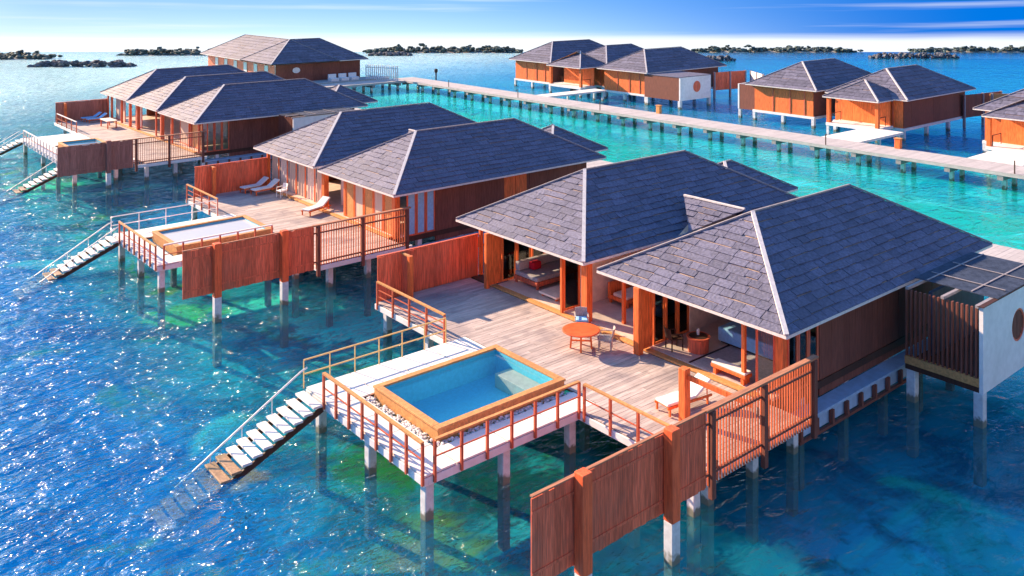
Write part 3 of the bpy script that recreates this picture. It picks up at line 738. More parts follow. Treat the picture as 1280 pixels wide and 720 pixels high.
        MB().box(bx0-.06, bx1+.1, by0-.04, by0+.18, 4.33, 4.358).build('coping', 'dark_wood', hs_)
        piles(hs_, [(bx0+.15, by0+.17), (bx1-.2, by0+.17), (bx0+.2, by1-.2)], top=1.22, w=.34)
    return hs_

def timber_deck(site, label, rects, fascia, pl, x_to=11.75):
    t_ = thing(site, 'timber_deck', label, 'deck', (9, 4, 1.2))
    b = MB()
    for (x0, x1, y0, y1) in rects: boards(b, x0, x1, y0, y1, 1.5)
    b.build('decking', 'deck_board', t_)
    j = MB()
    for (x0, x1, y0, y1) in rects: j.box(x0+.03, x1-.03, y0+.03, y1-.03, 1.40, 1.462)
    j.build('joists', 'dark_wood', t_)
    for (x0, x1, y0, y1) in fascia: MB().box(x0, x1, y0, y1, 1.20, 1.44).build('fascia', 'white_paint', t_, bevel=.01)
    piles(t_, pl, top=1.21)
    return t_

def white_deck(site, label, x0, x1, y0, y1, hole, pl):
    t_ = thing(site, 'pool_deck', label, 'deck', ((x0+x1)/2, (y0+y1)/2, 1.2))
    g = MB(); hx0, hx1, hy0, hy1 = hole
    def tiles(a0, a1, b0, b1, nx, ny):
        for i in range(nx):
            for k in range(ny):
                g.box(a0+(a1-a0)*i/nx+.02, a0+(a1-a0)*(i+1)/nx-.02, b0+(b1-b0)*k/ny+.02, b0+(b1-b0)*(k+1)/ny-.02, 1.44, 1.5)
    tiles(x0, x1, hy1, y1, 4, 1)
    tiles(x0, hx0, y0, hy1, 1, 4)
    tiles(hx0, x1, y0, hy0, 3, 1)
    if hx1 < x1: tiles(hx1, x1, hy0, hy1, 1, 2)
    g.build('slab', 'white_deck', t_, bevel=.006)
    u = MB()
    for q in ((x0, x1, hy1, y1), (x0, hx0, y0, hy1), (hx0, x1, y0, hy0)): u.box(q[0]+.04, q[1]-.04, q[2]+.04, q[3]-.04, 1.36, 1.437)
    u.build('underlay', 'dark_wood', t_)
    for q in ((x0, x0+.16, y0, y1), (x0+.162, x1, y0, y0+.16), (x0+.162, x1, y1-.16, y1)): MB().box(*q, 1.18, 1.42).build('fascia', 'white_paint', t_, bevel=.01)
    piles(t_, pl, top=1.18)
    return t_

def pebbles(site, label, strips, z=1.5):
    mb = MB()
    for (x0, x1, y0, y1) in strips:
        for _ in range(int((x1-x0)*(y1-y0)*150)):
            r = random.uniform(.035, .075); mb.blob((random.uniform(x0, x1), random.uniform(y0, y1), z+r*.3), r, (1, 1, .6), .2, 6, 3)
    o = mb.solo(site, 'pebbles', 'pebble', label, 'pebbles', (strips[0][0], strips[0][2], z), kind='stuff')
    return o

def privacy_fence_right(site, label, x0=-.55, xs=6.1, x1=11.9, y=-5.4, posts=(1.0, 4.4), thin=(6.35, 8.95, 11.75), group=None, wood='red_wood'):
    t_ = thing(site, 'privacy_fence', label, 'fence', ((x0+x1)/2, y, 1.3), group)
    fence_panel(site, t_, x0, xs, y, 1.3, 3.5, 'solid', wood=wood); fence_panel(site, t_, xs, x1, y, 1.3, 3.5, 'slat', wood=wood)
    for x in posts:
        p = MB().box(x-.17, x+.17, y-.38, y-.05, 1.15, 3.68).build('post', 'post_wood' if wood == 'red_wood' else 'hazed_wood', t_, bevel=.02)
        MB().box(x-.165, x+.165, y-.375, y-.055, -2.4, 1.148).build('pile', 'pile_concrete', p, bevel=.02)
    for x in thin: MB().box(x-.09, x+.09, y-.16, y+.0, .95, 3.5).build('post', 'brown_wall', t_, bevel=.01)
    c_ = MB(); c_.box(x0, xs, y-.05, y+.05, 3.52, 3.56); c_.box(xs, x1+.1, y-.10, y+.10, 3.50, 3.57); c_.build('capping', 'cap_wood', t_)
    return t_

def privacy_fence_left(site, label, x0, x1, y, wing=None, group=None, wood='red_wood'):
    t_ = thing(site, 'privacy_fence', label, 'fence', ((x0+x1)/2, y, 1.3), group)
    mb = MB(); x = x0
    while x < x1-.03:
        w = random.uniform(.17, .21); xe = min(x1, x+w); mb.box(x+.004, xe-.004, y-.02, y+.02, 1.25, 3.45+random.uniform(-.015, .015)); x = xe
    mb.build('board_panel', wood, t_)
    c_ = MB(); c_.box(x0, x1, y-.06, y+.06, 3.47, 3.53); c_.build('capping', 'red_wood', t_)
    if wing:
        wx, wy = wing
        MB().box(wx-.03, wx+.03, wy+.1, y-.025, 1.5, 3.4).build('wing_panel', 'red_wood', t_)
        MB().box(wx-.11, wx+.11, wy-.1, wy+.1, 1.5, 3.46).build('post', 'orange_wood', t_, bevel=.012)
        MB().box(wx-.07, wx+.07, wy+.1, y-.03, 3.4, 3.46).build('wing_rail', 'tan_wood', t_)
    return t_

# ================= front villa
V1 = Site(0, 0, 0)
nm = 'front villa'
near_villa(V1, 'largest and nearest thatch-brown and slate-blue roofed villa with open orange timbered rooms',
    [(-4.8, 4.0, 11.2, 27.4), (5.0, 14.0, 11.4, 28.0)],
    dict(left_y=11.4, pillars=[(11.3, 11.4, .2), (11.78, 6.72, .12), (11.9, 5.3, .34), (11.25, 1.8, .28), (12.0, -2.55, .14), (12.5, -3.75, .3), (12.3, 13.15, .16), (12.9, 4.1, .14)]),
    connector=[(19.55, 5.0, 4.0)], secondary=[(24.4, 30.3, 6.85, 12.15)])
v1 = bpy.data.objects['overwater_villa']
# room partitions of the front villa
for k, (a, b_) in enumerate(((11.42, 12.15), (12.2, 13.1), (13.15, 14.05), (14.1, 15.0))):
    glazed_panel(v1, (a, 11.4), (b_, 11.4), 1.62, 4.08, 'orange_wood', 'orange_wood' if k == 0 else 'glass', name='door')
glazed_panel(v1, (15.05, 11.4), (15.6, 11.4), 1.62, 4.08, 'orange_wood', 'glass', name='door')
plank_wall(v1, (16.9, 5.3), (16.9, 11.3), 1.6, 4.08, 'wall_beige', w=2.0)
plank_wall(v1, (12.9, 6.72), (16.8, 6.72), 1.6, 4.08, 'wall_beige', w=2.0)
glazed_panel(v1, (11.86, 6.72), (12.85, 6.72), 1.62, 4.08, 'orange_wood', 'glass', name='door')
for k, (a, b_) in enumerate(((11.42, 12.05), (12.1, 12.8), (12.85, 13.55), (13.6, 14.3))):
    glazed_panel(v1, (a, 1.8), (b_, 1.8), 1.62, 4.08, 'orange_wood', 'orange_wood' if k == 0 else 'glass', name='door')
plank_wall(v1, (14.35, 1.8), (16.8, 1.8), 1.6, 4.08, 'wall_beige', w=2.0)
plank_wall(v1, (16.9, -3.8), (16.9, 1.8), 1.6, 4.08, 'wall_beige', w=2.0)
plank_wall(v1, (17.0, 1.95), (17.0, 5.2), 1.6, 4.08, 'red_wood', w=.25)
glazed_panel(v1, (12.05, -3.0), (12.45, -3.55), 1.62, 4.08, 'red_wood', 'glass', name='door')

timber_deck(V1, 'weathered grey plank deck in front of the open rooms of the nearest villa',
    [(7.12, 11.6, 0, 7.52), (6.3, 11.6, -5.2, 0), (6.3, 11.6, 7.52, 13.15)],
    [(6.26, 6.42, -5.2, -.02), (6.26, 6.42, 7.54, 13.2), (6.43, 12.1, -5.28, -5.14)],
    [(6.6, -2.2), (6.6, -4.6), (7.4, -4.5), (9.7, -4.5), (12.0, -4.5), (6.7, 9.5), (6.7, 12.8), (9.5, 9), (9.5, 3), (9.5, -1)])
white_deck(V1, 'sunlit white slab terrace round the blue plunge pool of the nearest villa', 0, 7.1, 0, 7.5, (1.2, 7.1, 1.12, 5.55),
    [(.35, .35), (.35, 3.6), (.35, 7.0), (3.3, .35), (6.2, .35), (3.3, 7.0)])
pool(V1, 'blue plunge pool with tan timber rim on the white terrace of the nearest villa', 1.5, 7.05, 1.45, 5.4)
pebbles(V1, 'white pebbles in a strip round the rim of the nearest plunge pool', [(1.22, 1.5, 1.14, 5.5), (1.5, 7.05, 1.14, 1.42)], z=1.42)
G1 = 'timber railings of the nearest villa'
railing(V1, 'railing with red posts along the front edge of the nearest white pool terrace', (-.05, -.0), (-.05, 6.05), 7, G1)
railing(V1, 'long railing with red posts on the right edge of the nearest white pool terrace', (.35, -.05), (6.25, -.05), 6, G1)
railing(V1, 'short railing between the plunge pool corner and the tall fence post of the nearest villa', (6.25, -.3), (6.25, -5.1), 4, G1)
railing(V1, 'short railing below the left privacy fence of the nearest villa deck', (6.25, 12.95), (6.25, 7.75), 4, G1, mids=(.35, .65))
railing(V1, 'thin golden metal railing on the left edge of the nearest white pool terrace', (-.1, 7.45), (6.1, 7.45), 6, None, metal=True, post='metal_gold', top='metal_gold', drop=0)
stairs(V1, 'white stair descending into the sea from the nearest pool terrace', -.12, 6.0, 7.4, 10, 5, [7.35])
privacy_fence_right(V1, 'red timber privacy fence, nearest to the viewer, half boarded and half slatted')
privacy_fence_left(V1, 'red boarded privacy fence on the left of the nearest deck, with its short wing', 6.45, 12.2, 13.28, (7.75, 12.55))
t_ = thing(V1, 'wing_frame', 'orange timber post with sloping rail beside the white lounger on the nearest deck', 'post and rail', (8.45, -2.75, 1.5))
MB().box(8.31, 8.59, -2.89, -2.61, 1.5, 3.25).build('post', 'orange_wood', t_, bevel=.015)
w_ = MB(); w_.bar((8.45, -2.9, 3.0), (8.6, -5.3, 2.9), .08, .16); w_.build('rail', 'orange_wood', t_)
# furniture of the front villa
t_ = thing(V1, 'round_table', 'round orange table standing on the nearest timber deck', 'table', (9.9, 3.6, 1.5))
MB().lathe(9.9, 3.6, [(.71, 2.20), (.75, 2.215), (.75, 2.245), (.71, 2.26)], 36).build('tabletop', 'table_wood', t_, smooth_=False)
for a in range(4):
    q = MB(); c_, s_ = math.cos(R(45+90*a)), math.sin(R(45+90*a)); q.bar((9.9+.42*c_, 3.6+.42*s_, 1.5), (9.9+.36*c_, 3.6+.36*s_, 2.2), .07, .07); q.build('leg', 'orange_wood', t_)
q = MB(); q.bar((9.6, 3.3, 1.75), (10.2, 3.9, 1.75), .05, .05); q.bar((9.6, 3.9, 1.81), (10.2, 3.3, 1.81), .05, .05); q.build('stretcher', 'orange_wood', t_)
GC = 'chairs at the round orange table'
chair(V1, 10.5, 2.85, -50, 'grey wicker chair casting its shadow, in front of the round orange table', GC, 'wicker', 'wicker')
chair(V1, 11.05, 4.75, 50, 'grey chair with pale blue back half hidden behind the round orange table', GC, 'wicker', 'wicker', 'cloth_blue')
lounger(V1, 9.2, -2.1, -8, 'white cushioned sun lounger on the nearest deck behind the slatted fence', 'sun loungers on the decks')
chair(V1, 12.5, 1.05, 160, 'dark chair at the glazed door of the nearest villa bedroom', None, 'dark_wood', 'dark_wood', z=1.6)
t_ = thing(V1, 'side_table', 'reddish brown barrel side table beside the dark chair in the open bedroom', 'side table', (13.1, .35, 1.6))
MB().lathe(13.1, .35, [(.40, 1.6), (.42, 2.1), (.46, 2.14), (.46, 2.18)], 24).build('body', 'red_wood', t_)
MB().lathe(13.1, .35, [(.36, 2.182), (.36, 2.19)], 24).build('tray', 'dark_wood', t_)
q = MB(); q.lathe(13.15, .4, [(.05, 2.2), (.06, 2.3), (.055, 2.42)], 12); q.solo(V1, 'cup', 'cloth_white', 'small white cup on the barrel side table', 'cup', (13.15, .4, 2.2))
q = MB(); q.box(11.95, 15.9, -3.1, -.2, 1.603, 1.625)
q.solo(V1, 'floor_rug', 'cloth_grey', 'grey rug on the floor of the nearest open bedroom', 'rug', (13, -1.6, 1.6))
q = MB(); q.box(11.95, 15.9, -.19, -.10, 1.603, 1.63); q.solo(V1, 'floor_track', 'black_line', 'thin black track on the bedroom floor beside the grey rug', 'track', (13, -.15, 1.6))
t_ = thing(V1, 'bed', 'wide bed with pale blue spread at the back of the nearest open bedroom', 'bed', (15.2, -1.0, 1.63))
MB().box(14.4, 16.4, -2.2, .25, 1.63, 1.70).build('frame', 'dark_wood', t_)
MB().box(14.3, 16.38, -2.28, .33, 1.705, 2.25).build('mattress', 'cloth_blue', t_, bevel=.05)
for yy in (-1.75, -.45): MB().box(15.75, 16.25, yy-.4, yy+.4, 2.26, 2.43).build('pillow', 'cloth_white', t_, bevel=.06)
MB().box(16.42, 16.52, -2.4, .45, 1.66, 2.9).build('headboard', 'red_wood', t_)
t_ = thing(V1, 'bench', 'orange bench with white seat pad at the front of the nearest open bedroom', 'bench', (12.05, -1.95, 1.63))
MB().box(11.85, 12.3, -2.7, -1.2, 1.85, 1.98).build('seat', 'orange_wood', t_, bevel=.02)
MB().box(11.87, 12.28, -2.68, -1.22, 1.982, 2.05).build('seat_pad', 'cloth_white', t_, bevel=.02)
for yy in (-2.55, -1.35): MB().box(11.88, 12.26, yy-.06, yy+.06, 1.63, 1.85).build('leg', 'orange_wood', t_)
t_ = thing(V1, 'daybed', 'long grey daybed along the glazed doors of the left open room', 'daybed', (13.6, 10.3, 1.6))
MB().box(12.7, 15.6, 9.4, 11.1, 1.75, 1.95).build('base', 'red_wood', t_, bevel=.02)
MB().box(12.74, 15.56, 9.44, 11.06, 1.952, 2.16).build('mattress', 'cloth_grey', t_, bevel=.05)
MB().box(12.75, 15.5, 10.75, 11.05, 2.17, 2.6).build('bolster', 'cloth_grey', t_, bevel=.06)
for xx in (12.8, 15.45):
    for yy in (9.5, 11.0): MB().box(xx-.05, xx+.05, yy-.05, yy+.05, 1.6, 1.75).build('leg', 'red_wood', t_)
q = MB(); q.box(13.3, 13.85, 10.35, 10.72, 2.17, 2.55); q.solo(V1, 'cushion', 'cloth_red', 'bright red cushion on the long grey daybed', 'cushion', (13.5, 10.5, 2.16), bevel=.08)
t_ = thing(V1, 'low_table', 'low pale pink platform table in front of the grey daybed', 'low table', (13.0, 8.5, 1.6))
MB().box(12.35, 13.9, 7.7, 8.9, 1.72, 1.82).build('top', 'wall_beige', t_, bevel=.02)
for xx in (12.5, 13.75):
    for yy in (7.85, 8.75): MB().box(xx-.05, xx+.05, yy-.05, yy+.05, 1.6, 1.72).build('leg', 'orange_wood', t_)
t_ = thing(V1, 'sofa', 'orange timber sofa with pale cushions in the recess between the two open rooms', 'sofa', (15.3, 4.6, 1.6))
MB().box(14.2, 16.2, 5.1, 6.3, 1.78, 1.95).build('seat', 'orange_wood', t_, bevel=.02)
MB().box(14.22, 16.18, 5.15, 6.0, 1.952, 2.1).build('seat_cushion', 'wall_beige', t_, bevel=.05)
MB().box(14.2, 16.2, 6.15, 6.3, 1.952, 2.5).build('backrest', 'orange_wood', t_, bevel=.02)
for xx in (14.3, 16.1):
    for yy in (5.2, 6.2): MB().box(xx-.05, xx+.05, yy-.05, yy+.05, 1.6, 1.78).build('leg', 'orange_wood', t_)
t_ = thing(V1, 'coffee_table', 'low orange coffee table with yellow runner between the two open rooms', 'coffee table', (14.4, 3.6, 1.6))
MB().box(13.7, 15.3, 3.0, 4.1, 1.98, 2.05).build('top', 'orange_wood', t_, bevel=.01)
MB().box(14.2, 14.6, 2.98, 4.12, 2.052, 2.065).build('runner', 'cloth_yellow', t_)
for xx in (13.8, 15.2):
    for yy in (3.1, 4.0): MB().box(xx-.04, xx+.04, yy-.04, yy+.04, 1.6, 1.98).build('leg', 'orange_wood', t_)

# ================= middle villa
V2 = Site(.4, 24.84, .36)
near_villa(V2, 'middle slate roofed villa with closed beige curtains behind its deck',
    [(-4.8, 4.0, 11.2, 28.0), (5.0, 14.0, 11.4, 28.0)],
    dict(left_y=11.4, right_fill='cloth_blue', pillars=[(12.2, 4.9, .34), (12.2, 13.3, .2), (12.0, -3.75, .34), (12.1, 2.1, .2)]),
    connector=[(19.55, 5.0, 4.0)], secondary=[(24.9, 30.4, -2.7, 2.9)], box=False, door_at=5.2)
v2 = bpy.data.objects['overwater_villa.001']
def curtain_front(parent, x, y0, y1, n, pal):
    for k in range(n):
        a, b_ = y0+(y1-y0)*k/n, y0+(y1-y0)*(k+1)/n
        mb = MB(); m_ = 10
        for i in range(m_):
            ya, yb = a+.03+(b_-a-.06)*i/m_, a+.03+(b_-a-.06)*(i+1)/m_
            za, zb = .05*math.sin(i*2.1), .05*math.sin((i+1)*2.1)
            mb.prism([(x+za, ya, 1.62), (x+zb, yb, 1.62), (x+zb, yb, 4.05), (x+za, ya, 4.05)], (.02, 0, 0))
        mb.build('curtain', pal[k % len(pal)], parent)
        MB().box(x-.12, x-.06, a-.03, a+.03, 1.6, 4.08).build('mullion', 'orange_wood', parent)
curtain_front(v2, 12.35, 5.1, 13.1, 6, ['curtain', 'wall_beige', 'curtain'])
curtain_front(v2, 13.2, 2.2, 4.8, 2, ['curtain', 'wall_beige'])
for k, (a, b_) in enumerate(((-3.5, -2.4), (-2.35, -1.3), (-1.25, -.2), (-.15, .9), (.95, 2.0))):
    glazed_panel(v2, (12.05, a), (12.05, b_), 1.55, 4.08, 'orange_wood', 'tan_wood' if k % 2 == 0 else 'curtain', name='door')
timber_deck(V2, 'pinkish plank deck with loungers in front of the middle villa',
    [(7.12, 11.6, 0, 7.52), (6.3, 11.6, -5.2, 0), (6.3, 11.6, 7.52, 13.15)],
    [(6.26, 6.42, -5.2, -.02), (6.26, 6.42, 7.54, 13.2), (6.43, 12.1, -5.28, -5.14)],
    [(6.6, -2.2), (7.4, -4.5), (9.7, -4.5), (12.0, -4.5), (6.7, 9.5), (6.7, 12.8), (9.5, 9), (9.5, 3), (9.5, -1)])
white_deck(V2, 'white slab terrace round the pale pool of the middle villa', 0, 7.1, 0, 7.5, (1.2, 7.1, 1.12, 5.55),
    [(.35, .35), (.35, 3.6), (.35, 7.0), (3.3, .35), (6.2, .35), (3.3, 7.0)])
pool(V2, 'pale plunge pool on the white terrace of the middle villa', 1.5, 7.05, 1.45, 5.4, water='pale_water')
G2 = 'railings of the middle villa'
railing(V2, 'railing with dark red posts on the front of the middle white pool terrace', (-.05, -.0), (-.05, 6.05), 7, G2)
railing(V2, 'railing behind the boarded fence on the middle pool terrace', (.35, -.05), (6.25, -.05), 6, G2, top='pale_trim')
railing(V2, 'short railing below the left privacy fence of the middle villa deck', (6.25, 12.95), (6.25, 7.75), 4, G2, mids=(.35, .65))
railing(V2, 'thin pale metal railing on the left edge of the middle pool terrace', (-.1, 7.45), (6.1, 7.45), 4, None, metal=True, post='metal_white', top='metal_white', drop=0)
stairs(V2, 'white stair descending into the sea from the middle pool terrace', -.12, 6.0, 7.4, 10, 4, [7.35, 6.05])
privacy_fence_right(V2, 'red timber privacy fence of the middle villa, boards at left and thin slats at right', y=-5.2)
privacy_fence_left(V2, 'red boarded privacy fence on the left side of the middle villa deck', 6.9, 12.2, 13.28, (8.0, 12.7))
GL = 'sun loungers on the decks'
lounger(V2, 10.7, 12.3, 8, 'white sun lounger nearest the left fence of the middle villa deck', GL)
lounger(V2, 11.0, 11.2, 8, 'white sun lounger standing second from the left fence of the middle villa', GL)
lounger(V2, 11.2, 4.2, 20, 'white sun lounger at the recess between the two roofs of the middle villa', GL)
chair(V2, 11.3, 9.3, 10, 'white chair at the curtains of the middle villa', None, 'cloth_white', 'metal_white')

# ================= three gabled villa
V3 = Site(1.1, 57.0, .9)
near_villa(V3, 'three gabled slate roofed villa on the left with brown side wall',
    [(-4.8, 4.0, 11.2, 28.0), (5.0, 13.6, 11.4, 28.4), (14.2, 23.0, 11.6, 28.4)],
    dict(left_y=20.2, pillar_mat='red_wood', pillars=[(12.0, -3.75, .2), (12.2, -1, .14), (11.7, 1.8, .2), (11.8, 4.6, .3), (12, 6.8, .14), (11.9, 11.6, .3), (11.9, 14, .24), (12, 17, .2), (12, 20.3, .2), (12.2, 22.3, .16)]),
    secondary=[(24.9, 30.4, -2.7, 2.9)])
v3 = bpy.data.objects['overwater_villa.002']
for k, (a, b_) in enumerate(((-3.5, -1.1), (-.9, 1.7), (12, 13.9), (17.2, 20.1))):
    glazed_panel(v3, (12.4, a), (12.4, b_), 1.6, 4.08, 'red_wood', ['tan_wood', 'curtain', 'wall_beige', 'curtain'][k], name='door')
plank_wall(v3, (16.9, 1.9), (16.9, 20.2), 1.6, 4.08, 'wall_beige', w=2.0)
timber_deck(V3, 'shaded plank deck in front of the three gabled villa', [(7.12, 11.6, -5.2, 22.6)],
    [(6.43, 12.1, -5.28, -5.14), (6.95, 7.1, 14.2, 22.6)], [(7.4, -4.5), (9.7, -4.5), (12.0, -4.5), (7.6, 3), (7.6, 9), (7.6, 15), (7.6, 21)])
t_ = white_deck(V3, 'long white slab terrace in front of the three gabled villa', 2.0, 7.1, -3.2, 14.0, (3.4, 7.1, 2.0, 8.0),
    [(2.4, -2.9), (2.4, 2), (2.4, 7), (2.4, 13.6), (5.5, -2.9), (5.5, 13.6)])
pool(V3, 'pool on the long white terrace of the three gabled villa', 3.7, 7.05, 2.3, 7.7)
G3 = 'railings of the three gabled villa'
railing(V3, 'white railing with close balusters along the front of the long left terrace', (1.95, -1.3), (1.95, 12.2), 13, G3, post='pale_trim', top='pale_trim')
railing(V3, 'short railing below the left fence of the three gabled villa', (7.0, 21.6), (7.0, 14.4), 4, G3, top='pale_trim')
stairs(V3, 'right hand stair into the sea from the long left terrace', 1.9, -2.9, -1.5, 10, 4, [-1.55])
stairs(V3, 'left hand stair into the sea at the far end of the long left terrace', 1.9, 12.4, 13.8, 10, 4, [13.75, 12.45])
privacy_fence_right(V3, 'brown timber privacy fence of the three gabled villa, boards and slats', x0=.6, posts=(4.2,), y=-5.2, wood='hazed_wood')
privacy_fence_left(V3, 'dark boarded privacy fence behind the loungers of the three gabled villa', 7.1, 12.4, 22.7, (7.9, 22.0), wood='hazed_wood')
lounger(V3, 10.2, 21.2, 8, 'pale blue sun lounger by the dark fence of the three gabled villa', GL, 'cloth_blue')
lounger(V3, 10.4, 20.0, 8, 'second pale blue sun lounger, nearer the table of the three gabled villa', GL, 'cloth_blue')
t_ = thing(V3, 'dining_table', 'long pinkish table standing on the deck of the three gabled villa', 'table', (10.3, 15.6, 1.5))
MB().box(9.8, 10.8, 14.4, 16.8, 2.2, 2.28).build('tabletop', 'wall_beige', t_, bevel=.01)
for xx in (9.9, 10.7):
    for yy in (14.5, 16.7): MB().box(xx-.05, xx+.05, yy-.05, yy+.05, 1.5, 2.2).build('leg', 'red_wood', t_)

# ------------------------------------------------------------------ boardwalks
def boardwalk(label, x0, x1, y0, y1, step=4.0, z=1.5):
    t_ = thing(GRID, 'boardwalk', label, 'boardwalk', ((x0+x1)/2, (y0+y1)/2, z))
    b = MB()
    along = 'y' if y1-y0 > x1-x0 else 'x'
    if along == 'y': boards(b, x0, x1, y0, y1, z, w=.3, along='x', seg=(x1-x0+1, x1-x0+2))
    else: boards(b, x0, x1, y0, y1, z, w=.3, along='y', seg=(y1-y0+1, y1-y0+2))
    b.build('decking', 'walk_board', t_)
    s_ = MB()
    if along == 'y':
        for xx in (x0+.08, x1-.08): s_.box(xx-.08, xx+.08, y0, y1, z-.28, z-.035)
    else:
        for yy in (y0+.08, y1-.08): s_.box(x0, x1, yy-.08, yy+.08, z-.28, z-.035)
    s_.build('edge_beam', 'walk_board', t_)
    n = int(((y1-y0) if along == 'y' else (x1-x0))/step)
    for i in range(n+1):
        if along == 'y':
            y = y0+.6+i*step
            if y > y1: break
            MB().box(x0+.05, x1-.05, y-.22, y+.22, z-.66, z-.285).build('crosshead', 'grey_trim', t_)
            pp = [(x0+.9, y), (x1-.9, y)]
        else:
            x = x0+.6+i*step
            if x > x1: break
            MB().box(x-.22, x+.22, y0+.05, y1-.05, z-.66, z-.285).build('crosshead', 'grey_trim', t_)
            pp = [(x, y0+.7), (x, y1-.7)]
        for (a, c_) in pp: MB().box(a-.15, a+.15, c_-.15, c_+.15, -2.4, z-.662).build('pile', 'pile_concrete', t_)
    return t_
boardwalk('long grey boardwalk on piles leading past the far villas to the horizon side', 57.5, 61.2, -22, 93.5)
boardwalk('branch of the far boardwalk turning left to the big pavilion', 38, 57.46, 89.8, 93.5, 4.5)
boardwalk('near boardwalk, mostly hidden behind the slate roofs of the near villas', 33.9, 37.3, -16, 80, 5)
boardwalk('short white walkway joining the nearest villa to the near boardwalk', 28.2, 33.86, 3.2, 5.6, 5)
# dark posts and timber light boxes on the far boardwalk
for k, (y, lab) in enumerate(((16.3, 'small orange timber light box on the far boardwalk before the twin roofed villa'), (43.6, 'small yellowish timber light box on the far boardwalk before the white box villa'))):
    t_ = thing(GRID, 'light_box', lab, 'light box', (61.0, y, 1.5), 'timber light boxes on the boardwalk')
    MB().box(60.75, 61.15, y-.25, y+.25, 1.5, 2.35).build('body', 'orange_wood' if k == 0 else 'tan_wood', t_, bevel=.02)
    MB().box(60.70, 61.2, y-.3, y+.3, 2.352, 2.42).build('lid', 'tan_wood', t_)
GP = 'thin dark posts along the far boardwalk'
for y, lab in ((21.3, 'thin dark post on the near edge of the boardwalk by the twin roofed villa'), (5.6, 'thin dark post on the boardwalk at the right edge of the picture'), (49.5, 'thin dark post on the boardwalk in front of the white box villa'), (64.0, 'thin dark post on the boardwalk where the entry path of the three part villa joins'), (79.0, 'thin dark post on the far stretch of the boardwalk before the three part villa'), (92.6, 'thin dark post at the corner where the far boardwalk turns left')):
    MB().tube((57.65, y, 1.5), (57.65, y, 2.5), .05, .05, 8).solo(GRID, 'marker_post', 'dark_wood', lab, 'post', (57.65, y, 1.5), GP)

